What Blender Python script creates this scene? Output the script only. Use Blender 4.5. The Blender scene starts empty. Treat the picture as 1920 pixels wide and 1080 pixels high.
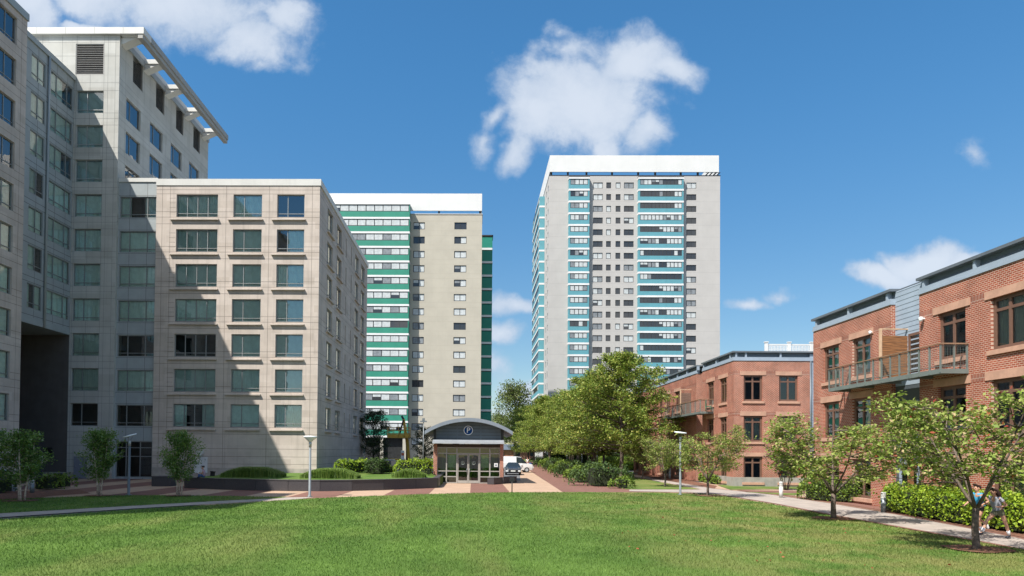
import bpy, bmesh, math, random
import numpy as np
from mathutils import Matrix, Vector, Euler
R_ = math.radians
random.seed(7)
rng = np.random.default_rng(11)
S = bpy.context.scene
COL = S.collection

# ------------------------------------------------------------------ camera
CAMZ = 2.75
F, PX, PY = 1280.0, 866.0, 820.4
cam = bpy.data.cameras.new('camera'); camo = bpy.data.objects.new('camera', cam); COL.objects.link(camo)
RM = Matrix.Rotation(0.0172, 3, 'Z') @ Matrix.Rotation(math.pi/2 + 0.0192, 3, 'X') @ Matrix.Rotation(0.0085, 3, 'Z')
camo.matrix_world = Matrix.Translation((0, 0, CAMZ)) @ RM.to_4x4()
cam.sensor_width = 36; cam.lens = 36*F/1920
cam.shift_x = (960-PX)/1920; cam.shift_y = (PY-540)/1920
cam.clip_start = 0.1; cam.clip_end = 6000
S.camera = camo
def ray(u, v):
    return RM @ Vector(((u-PX)/F, -(v-PY)/F, -1))
def at(u, v, Y):                       # point of the scene at depth Y seen in the photograph at u, v
    d = ray(u, v); t = Y/d.y
    return Vector((d.x*t, Y, CAMZ + d.z*t))
def atX(u, v, X):
    d = ray(u, v); t = X/d.x
    return Vector((X, d.y*t, CAMZ + d.z*t))
def G(u, v, z=0.0):
    d = ray(u, v); t = (z-CAMZ)/d.z
    return Vector((d.x*t, d.y*t, z))

# ------------------------------------------------------------------ objects
def link(name, me, parent=None, loc=(0, 0, 0), rz=0.0):
    o = bpy.data.objects.new(name, me); COL.objects.link(o)
    if parent is not None: o.parent = parent
    o.location = loc
    if rz: o.rotation_euler = (0, 0, rz)
    return o
def thing(name, label, cat, loc=(0, 0, 0), rz=0.0, group=None):
    o = link(name, None, None, loc, rz)
    return tag(o, label, cat, group)
def tag(o, label=None, cat=None, group=None, kind=None):
    if label: o['label'] = label
    if cat: o['category'] = cat
    if group: o['group'] = group
    if kind: o['kind'] = kind
    return o
def dup(o, parent=None):
    c = o.copy(); COL.objects.link(c)
    if parent is not None: c.parent = parent
    for ch in list(o.children): dup(ch, c)
    return c
class MB:
    """collects faces of one mesh"""
    def __init__(s): s.v = []; s.f = []; s.m = []; s.sm = []
    def face(s, pts, m=0, smooth=False):
        i = len(s.v); s.v += [tuple(p) for p in pts]; s.f.append(tuple(range(i, i+len(pts)))); s.m.append(m); s.sm.append(smooth)
    def box(s, x0, y0, z0, x1, y1, z1, m=0, M=None):
        p = [(x0,y0,z0),(x1,y0,z0),(x1,y1,z0),(x0,y1,z0),(x0,y0,z1),(x1,y0,z1),(x1,y1,z1),(x0,y1,z1)]
        if M is not None: p = [M @ Vector(q) for q in p]
        i = len(s.v); s.v += [tuple(q) for q in p]
        for f in ((3,2,1,0),(4,5,6,7),(0,1,5,4),(1,2,6,5),(2,3,7,6),(3,0,4,7)):
            s.f.append(tuple(i+k for k in f)); s.m.append(m); s.sm.append(False)
    def tube(s, pts, rad, n=6, m=0, cap=True):
        pts = [Vector(p) for p in pts]
        if not hasattr(rad, '__len__'): rad = [rad]*len(pts)
        rings = []; up = None
        for k, p in enumerate(pts):
            a = pts[max(k-1, 0)]; b = pts[min(k+1, len(pts)-1)]
            t = (b-a).normalized()
            if up is None:
                up = Vector((0,0,1)) if abs(t.z) < .9 else Vector((1,0,0))
            x = t.cross(up).normalized(); up = x.cross(t).normalized()
            i = len(s.v)
            for j in range(n):
                w = 2*math.pi*j/n
                s.v.append(tuple(p + (x*math.cos(w)+up*math.sin(w))*rad[k]))
            rings.append(i)
        for a, b in zip(rings, rings[1:]):
            for j in range(n):
                s.f.append((a+j, a+(j+1) % n, b+(j+1) % n, b+j)); s.m.append(m); s.sm.append(True)
        if cap:
            s.f.append(tuple(rings[0]+j for j in reversed(range(n)))); s.m.append(m); s.sm.append(False)
            s.f.append(tuple(rings[-1]+j for j in range(n))); s.m.append(m); s.sm.append(False)
    def lathe(s, prof, c=(0, 0, 0), n=16, m=0, M=None):
        rings = []
        for r, z in prof:
            i = len(s.v)
            for j in range(n):
                w = 2*math.pi*j/n; q = Vector((c[0]+r*math.cos(w), c[1]+r*math.sin(w), c[2]+z))
                s.v.append(tuple(M @ q if M is not None else q))
            rings.append(i)
        for a, b in zip(rings, rings[1:]):
            for j in range(n):
                s.f.append((a+j, a+(j+1) % n, b+(j+1) % n, b+j)); s.m.append(m); s.sm.append(True)
        s.f.append(tuple(rings[0]+j for j in reversed(range(n)))); s.m.append(m); s.sm.append(False)
        s.f.append(tuple(rings[-1]+j for j in range(n))); s.m.append(m); s.sm.append(False)
    def prism(s, poly, z0, z1, m=0):          # poly: ccw list of (x, y)
        n = len(poly); i = len(s.v)
        s.v += [(p[0], p[1], z0) for p in poly] + [(p[0], p[1], z1) for p in poly]
        s.f.append(tuple(i+k for k in reversed(range(n)))); s.f.append(tuple(i+n+k for k in range(n))); s.m += [m, m]; s.sm += [False]*2
        for k in range(n):
            l = (k+1) % n; s.f.append((i+k, i+l, i+n+l, i+n+k)); s.m.append(m); s.sm.append(False)
    def mesh(s, name, mats):
        me = bpy.data.meshes.new(name); me.from_pydata(s.v, [], s.f)
        for mt in (mats if isinstance(mats, (list, tuple)) else [mats]): me.materials.append(mt)
        me.polygons.foreach_set('material_index', s.m); me.polygons.foreach_set('use_smooth', s.sm)
        me.update(); return me
    def build(s, name, mats, parent=None, loc=(0, 0, 0), rz=0.0, off=None):
        if off is not None:
            o = Vector(off); s.v = [tuple(Vector(p)-o) for p in s.v]
        return link(name, s.mesh(name, mats), parent, loc, rz)
def quads(name, V, n, mats, mi=None):          # fast mesh of separate n-gons, V (k*n, 3)
    me = bpy.data.meshes.new(name); k = len(V)//n
    me.vertices.add(len(V)); me.vertices.foreach_set('co', np.ascontiguousarray(V, dtype=np.float32).ravel())
    me.loops.add(len(V)); me.loops.foreach_set('vertex_index', np.arange(len(V), dtype=np.int32))
    me.polygons.add(k); me.polygons.foreach_set('loop_start', np.arange(0, len(V), n, dtype=np.int32))
    me.polygons.foreach_set('loop_total', np.full(k, n, dtype=np.int32))
    for mt in (mats if isinstance(mats, (list, tuple)) else [mats]): me.materials.append(mt)
    if mi is not None: me.polygons.foreach_set('material_index', np.asarray(mi, dtype=np.int32))
    me.update(calc_edges=True); return me
def bevel(o, w=.01, seg=2):
    b = o.modifiers.new('bevel', 'BEVEL'); b.width = w; b.segments = seg; b.limit_method = 'ANGLE'; return o

# ------------------------------------------------------------------ materials
class NT:
    def __init__(s, tree): s.t = tree; s.n = tree.nodes; s.l = tree.links
    def new(s, typ, **kw):
        nd = s.n.new(typ)
        for k, v in kw.items(): setattr(nd, k, v)
        return nd
    def put(s, sock, val):
        if isinstance(val, bpy.types.NodeSocket): s.l.new(val, sock)
        else: sock.default_value = val
    def math(s, op, a, b=None, c=None, clamp=False):
        nd = s.new('ShaderNodeMath', operation=op); nd.use_clamp = clamp
        s.put(nd.inputs[0], a)
        if b is not None: s.put(nd.inputs[1], b)
        if c is not None: s.put(nd.inputs[2], c)
        return nd.outputs[0]
    def mix(s, fac, a, b, blend='MIX'):
        nd = s.new('ShaderNodeMix', data_type='RGBA'); nd.blend_type = blend
        s.put(nd.inputs[0], fac); s.put(nd.inputs[6], a); s.put(nd.inputs[7], b)
        return nd.outputs[2]
    def noise(s, vec, scale, detail=4, rough=.55, dist=0):
        nd = s.new('ShaderNodeTexNoise'); nd.inputs['Scale'].default_value = scale
        nd.inputs['Detail'].default_value = detail; nd.inputs['Roughness'].default_value = rough; nd.inputs['Distortion'].default_value = dist
        if vec is not None: s.l.new(vec, nd.inputs['Vector'])
        return nd.outputs['Fac']
    def ramp(s, v, lo, hi, a=0., b=1.):
        nd = s.new('ShaderNodeMapRange'); nd.interpolation_type = 'SMOOTHSTEP'
        s.put(nd.inputs[0], v); nd.inputs[1].default_value = lo; nd.inputs[2].default_value = hi; nd.inputs[3].default_value = a; nd.inputs[4].default_value = b
        return nd.outputs[0]
    def vscale(s, vec, sc):
        nd = s.new('ShaderNodeVectorMath', operation='MULTIPLY'); s.l.new(vec, nd.inputs[0]); nd.inputs[1].default_value = sc
        return nd.outputs[0]
def c4(c): return (c[0], c[1], c[2], 1)
def newmat(name):
    m = bpy.data.materials.new(name); m.use_nodes = True
    nt = NT(m.node_tree); p = nt.n['Principled BSDF']
    return m, nt, p
def objco(nt): return nt.new('ShaderNodeTexCoord').outputs['Object']
def geopos(nt): return nt.new('ShaderNodeNewGeometry').outputs['Position']
def mat(name, col, rough=.6, var=.12, vs=2., streak=.0, bump=.0, bs=60., metal=0., spec=.4, rnd=0., panel=None):
    m, nt, p = newmat(name)
    co = objco(nt); c = c4(col)
    d = tuple(x*(1-var) for x in col); l = tuple(min(1, x*(1+var)) for x in col)
    out = nt.mix(nt.ramp(nt.noise(co, vs, 6), .3, .7), c4(d), c4(l))
    if streak:
        st = nt.ramp(nt.noise(nt.vscale(co, (2.2, 2.2, .12)), 1.6, 5, .6), .48, .75)
        out = nt.mix(nt.math('MULTIPLY', st, streak), out, c4(tuple(x*.55 for x in col)))
    if rnd:
        r = nt.new('ShaderNodeObjectInfo').outputs['Random']
        out = nt.mix(nt.math('MULTIPLY', r, rnd), out, c4(tuple(x*.35 for x in col)))
    if panel:
        sp = nt.new('ShaderNodeSeparateXYZ'); nt.l.new(co, sp.inputs[0]); cb = nt.new('ShaderNodeCombineXYZ'); nt.l.new(sp.outputs[0], cb.inputs[0]); nt.l.new(sp.outputs[2], cb.inputs[1])
        bt = nt.new('ShaderNodeTexBrick'); nt.l.new(cb.outputs[0], bt.inputs['Vector']); bt.inputs['Scale'].default_value = 1
        bt.inputs['Brick Width'].default_value = panel[0]; bt.inputs['Row Height'].default_value = panel[1]; bt.inputs['Mortar Size'].default_value = 0
        bt.inputs['Color1'].default_value = (.90, .89, .88, 1); bt.inputs['Color2'].default_value = (1.06, 1.06, 1.07, 1); bt.offset = .5
        out = nt.mix(1., out, bt.outputs['Color'], 'MULTIPLY')
    nt.l.new(out, p.inputs['Base Color'])
    p.inputs['Roughness'].default_value = rough; p.inputs['Metallic'].default_value = metal; p.inputs['Specular IOR Level'].default_value = spec
    if bump:
        b = nt.new('ShaderNodeBump'); b.inputs['Strength'].default_value = bump; b.inputs['Distance'].default_value = .02
        nt.l.new(nt.noise(co, bs, 4), b.inputs['Height']); nt.l.new(b.outputs[0], p.inputs['Normal'])
    return m
def brickmat(name, c1, c2, mortar, w=.21, h=.085, ms=.012, rough=.8, var=.38, plane='xz', world=False):
    m, nt, p = newmat(name)
    co = geopos(nt) if world else objco(nt)
    sep = nt.new('ShaderNodeSeparateXYZ'); nt.l.new(co, sep.inputs[0])
    cmb = nt.new('ShaderNodeCombineXYZ'); nt.l.new(sep.outputs[0], cmb.inputs[0]); nt.l.new(sep.outputs[2 if plane == 'xz' else 1], cmb.inputs[1])
    b = nt.new('ShaderNodeTexBrick'); nt.l.new(cmb.outputs[0], b.inputs['Vector'])
    b.inputs['Scale'].default_value = 1; b.inputs['Brick Width'].default_value = w; b.inputs['Row Height'].default_value = h
    b.inputs['Mortar Size'].default_value = ms; b.inputs['Mortar Smooth'].default_value = .1; b.inputs['Bias'].default_value = 0
    b.inputs['Color1'].default_value = c4(c1); b.inputs['Color2'].default_value = c4(c2); b.inputs['Mortar'].default_value = c4(mortar)
    n = nt.ramp(nt.noise(co, .7, 8, .65), .3, .75)
    out = nt.mix(n, b.outputs['Color'], nt.mix(1., b.outputs['Color'], c4((1-var,)*3), 'MULTIPLY'))
    nt.l.new(out, p.inputs['Base Color']); p.inputs['Roughness'].default_value = rough; p.inputs['Specular IOR Level'].default_value = .25
    bp = nt.new('ShaderNodeBump'); bp.inputs['Strength'].default_value = .4; bp.inputs['Distance'].default_value = .01
    nt.l.new(nt.math('SUBTRACT', 1., b.outputs['Fac']), bp.inputs['Height']); nt.l.new(bp.outputs[0], p.inputs['Normal'])
    return m
def glassmat(name, tint, base=.05, rough=0.0):
    m, nt, p = newmat(name); nt.n.remove(p)
    tr = nt.new('ShaderNodeBsdfTransparent'); tr.inputs[0].default_value = c4(tint)
    gl = nt.new('ShaderNodeBsdfGlossy'); gl.inputs['Roughness'].default_value = rough; gl.inputs[0].default_value = (1, 1, 1, 1)
    fr = nt.new('ShaderNodeFresnel'); fr.inputs[0].default_value = 1.5
    # slight waviness of real float glass
    co = geopos(nt); b = nt.new('ShaderNodeBump'); b.inputs['Strength'].default_value = .06; b.inputs['Distance'].default_value = .05
    nt.l.new(nt.noise(co, 1.1, 2), b.inputs['Height']); nt.l.new(b.outputs[0], gl.inputs['Normal'])
    mx = nt.new('ShaderNodeMixShader'); nt.l.new(nt.math('ADD', nt.math('MULTIPLY', fr.outputs[0], 1.5), base, clamp=True), mx.inputs[0])
    nt.l.new(tr.outputs[0], mx.inputs[1]); nt.l.new(gl.outputs[0], mx.inputs[2])
    nt.l.new(mx.outputs[0], nt.n['Material Output'].inputs[0])
    return m
def leafmat(name, c1, c2, c3=None, third=.06, trans=.35, rough=.55):
    m, nt, p = newmat(name)
    r = nt.new('ShaderNodeNewGeometry').outputs['Random Per Island']
    cl = nt.noise(objco(nt), .9, 3)
    col = nt.mix(nt.ramp(nt.math('ADD', nt.math('MULTIPLY', r, .6), nt.math('MULTIPLY', cl, .4)), .2, .8), c4(c1), c4(c2))
    if c3: col = nt.mix(nt.math('GREATER_THAN', nt.math('FRACT', nt.math('MULTIPLY', r, 37.3)), 1-third), col, c4(c3))
    nt.l.new(col, p.inputs['Base Color']); p.inputs['Roughness'].default_value = rough; p.inputs['Specular IOR Level'].default_value = .3
    t = nt.new('ShaderNodeBsdfTranslucent'); nt.l.new(col, t.inputs[0])
    mx = nt.new('ShaderNodeMixShader'); mx.inputs[0].default_value = trans
    nt.l.new(p.outputs[0], mx.inputs[1]); nt.l.new(t.outputs[0], mx.inputs[2]); nt.l.new(mx.outputs[0], nt.n['Material Output'].inputs[0])
    return m
# ------------------------------------------------------------------ light
SUN_TO = Vector((1.0, 1.0, -1.95)).normalized()          # direction the light travels
sun = bpy.data.lights.new('sun', 'SUN'); suno = bpy.data.objects.new('sun', sun); COL.objects.link(suno)
suno.rotation_euler = SUN_TO.to_track_quat('-Z', 'Y').to_euler()
suno.location = (-60, -60, 120)
sun.energy = 4.6; sun.angle = R_(.5); sun.color = (1, .955, .88)
W = bpy.data.worlds.new('World'); S.world = W; W.use_nodes = True
nt = NT(W.node_tree); bg = nt.n['Background']; bg.inputs[1].default_value = 1.0
sky = nt.new('ShaderNodeTexSky', sky_type='NISHITA'); sky.sun_disc = False
sky.sun_elevation = math.asin(-SUN_TO.z); sky.sun_rotation = math.atan2(-SUN_TO.x, -SUN_TO.y)
sky.air_density = 1.0; sky.dust_density = .15; sky.ozone_density = 3.0
dirv = nt.new('ShaderNodeTexCoord').outputs['Generated']
sep = nt.new('ShaderNodeSeparateXYZ'); nt.l.new(dirv, sep.inputs[0])
yy = nt.math('MAXIMUM', nt.math('ABSOLUTE', sep.outputs[1]), .08)
cu = nt.math('DIVIDE', sep.outputs[0], yy); cw = nt.math('DIVIDE', sep.outputs[2], yy)
uv = nt.new('ShaderNodeCombineXYZ'); nt.l.new(cu, uv.inputs[0]); nt.l.new(cw, uv.inputs[1])
# warp so that the cloud rims curl
wn = nt.new('ShaderNodeTexNoise'); wn.inputs['Scale'].default_value = 7; wn.inputs['Detail'].default_value = 5; nt.l.new(uv.outputs[0], wn.inputs['Vector'])
wv = nt.new('ShaderNodeVectorMath', operation='SUBTRACT'); nt.l.new(wn.outputs['Color'], wv.inputs[0]); wv.inputs[1].default_value = (.5, .5, .5)
ws = nt.new('ShaderNodeVectorMath', operation='MULTIPLY'); nt.l.new(wv.outputs[0], ws.inputs[0]); ws.inputs[1].default_value = (.09, .09, 0)
wa = nt.new('ShaderNodeVectorMath', operation='ADD'); nt.l.new(uv.outputs[0], wa.inputs[0]); nt.l.new(ws.outputs[0], wa.inputs[1])
def blob(cx, cy, rx, ry, ang=0, amp=1.):
    mp = nt.new('ShaderNodeMapping', vector_type='TEXTURE'); nt.l.new(wa.outputs[0], mp.inputs[0])
    d = ray(cx, cy)
    mp.inputs['Location'].default_value = (d.x/d.y, d.z/d.y, 0); mp.inputs['Rotation'].default_value = (0, 0, R_(ang)); mp.inputs['Scale'].default_value = (rx/1280, ry/1280, 1)
    ln = nt.new('ShaderNodeVectorMath', operation='LENGTH'); nt.l.new(mp.outputs[0], ln.inputs[0])
    return nt.math('MULTIPLY', nt.math('SUBTRACT', 1., ln.outputs['Value']), amp)
BL = [(1090,185,170,112,0,1.15),(1000,215,75,75,20,.9),(1190,110,110,62,0,.95),(1255,118,60,34,-12,.8),(1060,90,75,42,15,.55),(1020,130,60,50,0,.6),
      (968,285,30,52,-20,.75),(930,225,50,24,40,.5),(1215,245,42,50,0,.85),(1150,265,45,32,0,.7),(1060,52,40,22,-20,.3),(905,270,28,28,40,.35),(1225,180,40,24,0,.3),
      (330,5,230,82,-3,1.),(470,70,120,60,-12,.8),(535,35,62,58,0,.65),(490,118,30,22,0,.4),(190,-10,140,50,0,.85),
      (55,15,75,62,-35,1.2),(150,48,50,16,0,1.),(1735,478,95,44,3,1.5),(1660,506,80,26,0,1.15),(1795,480,60,20,0,1.),
      (1822,296,30,26,0,.34),(1393,573,46,15,0,.7),(962,567,66,24,0,.8),(942,625,46,34,0,.85),(985,735,60,26,0,.7),(930,690,40,26,0,.4),(960,780,80,22,0,.5),(1460,560,30,10,0,.3)]
dens = None
for b in BL:
    q = blob(*b)
    dens = q if dens is None else nt.math('SMOOTH_MAX', dens, q, .12)
behind = nt.ramp(nt.noise(dirv, 2.2, 6), .40, .60, -1., .9)          # clouds added out of view to lift the fill light
behind = nt.math('SUBTRACT', behind, nt.ramp(sep.outputs[0], -.1, .5, 0., .75))      # added clouds thinned at the right, so walls facing it stay darker
front = nt.ramp(sep.outputs[1], .28, .42)
dens = nt.math('ADD', nt.math('MULTIPLY', dens, front), nt.math('MULTIPLY', behind, nt.math('SUBTRACT', 1., front)))
fb = nt.noise(wa.outputs[0], 11, 9, .62)
fb2 = nt.noise(uv.outputs[0], 34, 7, .6)
dens = nt.math('ADD', dens, nt.math('ADD', nt.math('MULTIPLY', nt.math('SUBTRACT', fb, .5), 1.1), nt.math('MULTIPLY', nt.math('SUBTRACT', fb2, .5), .55)))
alpha = nt.math('MULTIPLY', nt.ramp(dens, -.10, .52), .90)
alpha = nt.math('MULTIPLY', alpha, nt.ramp(sep.outputs[2], -.01, .04))
SKYS = .088
skc = nt.new('ShaderNodeHueSaturation'); nt.l.new(sky.outputs[0], skc.inputs['Color']); skc.inputs['Saturation'].default_value = 1.12
tint = nt.mix(nt.ramp(sep.outputs[2], .0, .55), (SKYS*.76, SKYS*.74, SKYS*.70, 1), (SKYS*.64, SKYS*1.07, SKYS*1.14, 1))
skyc = nt.mix(1., skc.outputs[0], tint, 'MULTIPLY')
cl_in = nt.noise(uv.outputs[0], 9, 5, .55)
cloudc = nt.mix(nt.ramp(nt.math('ADD', nt.math('MULTIPLY', dens, .45), nt.math('MULTIPLY', cl_in, .6)), .25, .75), (.30, .36, .45, 1), (.43, .47, .53, 1))
cloudb = nt.mix(front, (.88, .86, .83, 1), cloudc)      # the added clouds behind the viewer are brightened for fill
nt.l.new(nt.mix(alpha, skyc, cloudb), bg.inputs[0])
S.view_settings.view_transform = 'Standard'; S.view_settings.look = 'None'; S.view_settings.exposure = .80; S.view_settings.gamma = 1
S.cycles.max_bounces = 8; S.cycles.transparent_max_bounces = 16; S.cycles.sample_clamp_indirect = 6
try: S.cycles.use_denoising = True
except Exception: pass

# ------------------------------------------------------------------ materials
m_stone = mat('limestone_panel', (.505, .437, .38), .75, .07, .9, streak=.4, bump=.12, bs=30, panel=(1.9, .62))
m_stone2 = mat('base_stone', (.36, .32, .28), .8, .15, 1.5, streak=.2)
m_joint = mat('panel_joint', (.17, .14, .12), .9, .2)
m_grey = mat('grey_panel', (.45, .445, .41), .7, .06, .8, streak=.25, panel=(2.4, 1.03))
m_gjoint = mat('grey_joint', (.17, .17, .165), .9, .1)
m_cap = mat('white_coping', (.58, .57, .535), .5, .05, .6, streak=.15)
m_bluegrey = mat('blue_grey_panel', (.33, .36, .365), .5, .06, 1., streak=.15)
m_alu = mat('window_aluminium', (.27, .28, .275), .4, .05, 3, metal=.3)
m_alul = mat('bright_aluminium', (.42, .43, .42), .4, .05, 3, metal=.4)
m_dark = mat('dark_interior', (.018, .019, .02), .9, .3)
m_louver = mat('louver_metal', (.25, .24, .225), .5, .1)
m_teal = glassmat('tinted_glass', (.82, .98, .96), .10)
m_clear = glassmat('clear_glass', (.62, .70, .66), .04)
m_bglass = glassmat('dark_window_glass', (.55, .62, .60), .04)
m_curt = mat('curtain_fabric', (.72, .76, .71), .9, .1, 3, rnd=.5)
m_white = mat('white_paint', (.63, .63, .62), .55, .03, .3, streak=.06)
m_whites = mat('white_slab', (.66, .66, .66), .6, .05, .5, streak=.1)
m_beige = mat('beige_tower_render', (.42, .39, .325), .8, .05, .35, streak=.08)
m_bj = mat('render_joint', (.38, .345, .28), .9, .05)
m_lgrey = mat('grey_tower_render', (.43, .415, .40), .8, .04, .35, streak=.08)
m_lgj = mat('grey_render_joint', (.33, .32, .31), .9, .05)
m_green = mat('green_spandrel', (.03, .225, .158), .5, .06, .6, streak=.1)
m_greend = mat('dark_green_spandrel', (.012, .205, .145), .5, .06, .6, streak=.1)
m_turq = mat('turquoise_spandrel', (.10, .29, .345), .5, .06, .6, streak=.1)
m_dframe = mat('dark_window_frame', (.05, .05, .05), .5, .1)
m_blind = mat('pale_blind', (.47, .50, .51), .8, .12, 2.)
m_blind2 = mat('grey_blind', (.20, .22, .24), .6, .2, 2.)
def farglass(name, col):
    m, nt, p = newmat(name); nt.put(p.inputs['Base Color'], c4(col)); p.inputs['Roughness'].default_value = .04; p.inputs['Specular IOR Level'].default_value = .6
    return m
m_fglass = farglass('far_window_glass', (.04, .044, .05))
m_brick = brickmat('red_brick', (.39, .098, .050), (.285, .070, .038), (.56, .41, .325))
m_sold = brickmat('soldier_course', (.32, .09, .05), (.25, .065, .038), (.50, .38, .31), .085, .30, .012)
m_lint = mat('tan_lintel', (.47, .275, .195), .8, .1, 3, streak=.15)
m_brown = mat('brown_window_frame', (.15, .082, .058), .5, .08, 3)
m_siding = mat('blue_siding', (.29, .35, .42), .5, .06, 1.2, streak=.1)
m_roofm = mat('roof_edge_metal', (.15, .17, .19), .4, .08, 1., metal=.3)
m_rail = mat('green_grey_rail', (.145, .17, .16), .5, .08)
m_woodr = mat('handrail_wood', (.24, .15, .095), .6, .15, 6)
m_conc = mat('foundation_concrete', (.30, .28, .25), .9, .15, 2., streak=.3)
m_granite = mat('dark_granite', (.058, .053, .056), .45, .25, 25, streak=.0)
m_granite2 = mat('granite_top', (.075, .07, .072), .4, .2, 25)
m_steel = mat('lamp_steel', (.18, .20, .21), .4, .06, 4, metal=.3)
m_lampw = mat('lamp_reflector', (.72, .76, .78), .4, .04, 4)
m_black = mat('black_metal', (.02, .02, .021), .5, .2)
m_tyre = mat('tyre_rubber', (.018, .018, .019), .8, .2)
m_mulch = mat('mulch', (.16, .072, .045), .95, .45, 9, bump=.8, bs=45)
m_bark = mat('grey_bark', (.115, .088, .07), .9, .35, 12, bump=.6, bs=40)
m_barkw = mat('pale_birch_bark', (.50, .40, .32), .8, .35, 9, bump=.2)
m_barkd = mat('dark_bark', (.07, .055, .045), .9, .3, 12)
def woodmat(name, c1, c2, horiz=True, rough=.6):
    m, nt, p = newmat(name); co = objco(nt)
    g = nt.noise(nt.vscale(co, (.8, .8, 16) if horiz else (16, 16, .8)), 2.2, 5)
    nt.l.new(nt.mix(nt.ramp(g, .3, .7), c4(c1), c4(c2)), p.inputs['Base Color']); p.inputs['Roughness'].default_value = rough
    return m
m_wood = woodmat('screen_wood', (.10, .042, .018), (.33, .15, .06))
m_woodp = mat('post_wood', (.52, .36, .24), .6, .12, 4)
m_woodd = woodmat('weathered_wood', (.10, .06, .045), (.20, .13, .10))

# ------------------------------------------------------------------ ground
def sheet(name, polys, m, z, kind='structure'):
    mb = MB()
    for p in polys:
        pts = [Vector((q[0], q[1], z)) for q in p]
        nrm = sum(((a.cross(b)) for a, b in zip(pts, pts[1:]+pts[:1])), Vector())
        mb.face(pts if nrm.z > 0 else pts[::-1])
    o = mb.build(name, m); tag(o, kind=kind); return o
def gp(*uvs): return [tuple(G(u, v)[:2]) for u, v in uvs]
m_earth = mat('asphalt', (.115, .11, .105), .9, .2, .6, bump=.2, bs=30)
m_lot = mat('parking_asphalt', (.13, .13, .135), .9, .2, .8)
def grassmat(name, a, b, dry):
    m, nt, p = newmat(name); co = geopos(nt)
    c = nt.mix(nt.ramp(nt.noise(co, .35, 6, .62), .3, .7), c4(a), c4(b))
    st = nt.noise(nt.vscale(co, (1, .25, 1)), .35, 4)
    c = nt.mix(nt.math('MULTIPLY', nt.ramp(st, .44, .70), .38), c, c4(dry))
    sp = nt.new('ShaderNodeSeparateXYZ'); nt.l.new(co, sp.inputs[0])
    # worn drier turf near the trees on the right
    wr = nt.math('MULTIPLY', nt.ramp(sp.outputs[0], 2., 11.), nt.ramp(nt.noise(co, .55, 6, .62), .40, .60))
    c = nt.mix(nt.math('MULTIPLY', wr, .65), c, c4(dry))
    f = nt.noise(co, 60, 3)
    c = nt.mix(nt.ramp(f, .3, .7), nt.mix(1., c, (.62, .62, .62, 1), 'MULTIPLY'), c)
    nt.l.new(c, p.inputs['Base Color']); p.inputs['Roughness'].default_value = .8; p.inputs['Specular IOR Level'].default_value = .15
    return m
GA, GB, GD = (.074, .142, .024), (.124, .212, .040), (.24, .225, .08)
m_lawn = grassmat('lawn_soil', GA, GB, GD)
def paving(name, a, b, w, h, ms, mort):
    return brickmat(name, a, b, mort, w, h, ms, .85, .18, 'xy', True)
m_tan = paving('tan_paver', (.46, .32, .225), (.42, .285, .20), .30, .15, .006, (.34, .24, .17))
m_red = paving('red_paver', (.225, .115, .088), (.195, .098, .076), .22, .11, .006, (.17, .09, .07))
m_path = mat('path_concrete', (.335, .29, .255), .85, .12, 1.1, bump=.1)
sheet('ground', [[(-2500, -200), (2500, -200), (2500, 4500), (-2500, 4500)]], m_earth, -.03)
sheet('plaza', [[(-60, 33), (30, 33), (30, 64), (-60, 64)]], m_tan, -.008)
bands = []
for k in range(-7, 2):
    x0 = -.2 + k*5.25
    bands.append([(x0, 33.5), (x0+2.65, 33.5), (x0+2.65, 63.5), (x0, 63.5)])
sheet('paving_bands', bands, m_red, -.004)
# brick walk running back between the garage kiosk and the trees
sheet('brick_walk', [[(5.9, 40), (13.0, 40), (14.6, 62), (15.6, 175), (11.4, 175), (8.2, 103)]], m_red, 0)
sheet('walk_border', [[(3.2, 46), (5.9, 42), (8.2, 103), (7.0, 103)]], m_tan, .002)
sheet('parking_lot', [[(-14, 64), (6.0, 64), (9.5, 180), (-30, 180), (-30, 88), (-14, 88)]], m_lot, -.012)
sheet('far_grass', [[(-60, 182), (120, 182), (120, 480), (-60, 480)]], m_lawn, -.018)
LAWN = gp((-300, 1000), (0, 974), (250, 956), (420, 945.5), (500, 940.5), (560, 936.5), (640, 932.5), (760, 928), (880, 924.8), (960, 923.6), (1100, 923), (1230, 923.5), (1290, 925), (1340, 928), (1450, 946), (1560, 968), (1700, 993), (1800, 1011), (1920, 1032)) + [(19, 10), (-14, 10)]
sheet('lawn', [LAWN], m_lawn, .012)
STRIP = gp((-300, 985), (-20, 964), (240, 949), (420, 939), (520, 934.5), (540, 932.3), (420, 930.5), (300, 929), (180, 930), (90, 933.5), (-60, 940))
sheet('lawn_strip', [STRIP], m_lawn, .012)
sheet('concrete_path', [gp((-300, 1000), (0, 970), (250, 953.5), (420, 943.5), (560, 936), (590, 932), (520, 933), (420, 937), (240, 947), (-20, 960), (-300, 980))], m_path, .004)
RPATH_LO = [(1180, 921.5), (1290, 923.5), (1340, 926.5), (1450, 944.5), (1560, 966.5), (1700, 991.5), (1800, 1009.5), (1990, 1045)]
RPATH_HI = [(1990, 1026), (1920, 1009), (1800, 986), (1700, 967), (1560, 943.5), (1450, 927.5), (1380, 920), (1340, 916), (1240, 899), (1190, 889.5), (1150, 884), (1130, 884), (1185, 893), (1240, 903.5), (1300, 914), (1316, 918), (1180, 918)]
sheet('garden_path', [gp(*(RPATH_LO+RPATH_HI))], m_path, .006)
def edging(uvs, w, side):
    P = [G(u, v) for u, v in uvs]; polys = []
    for a, b in zip(P, P[1:]):
        d = (b-a); n = Vector((-d.y, d.x, 0)).normalized()*w*side; polys.append([(a.x, a.y), (b.x, b.y), ((b+n).x, (b+n).y), ((a+n).x, (a+n).y)])
    return polys
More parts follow.
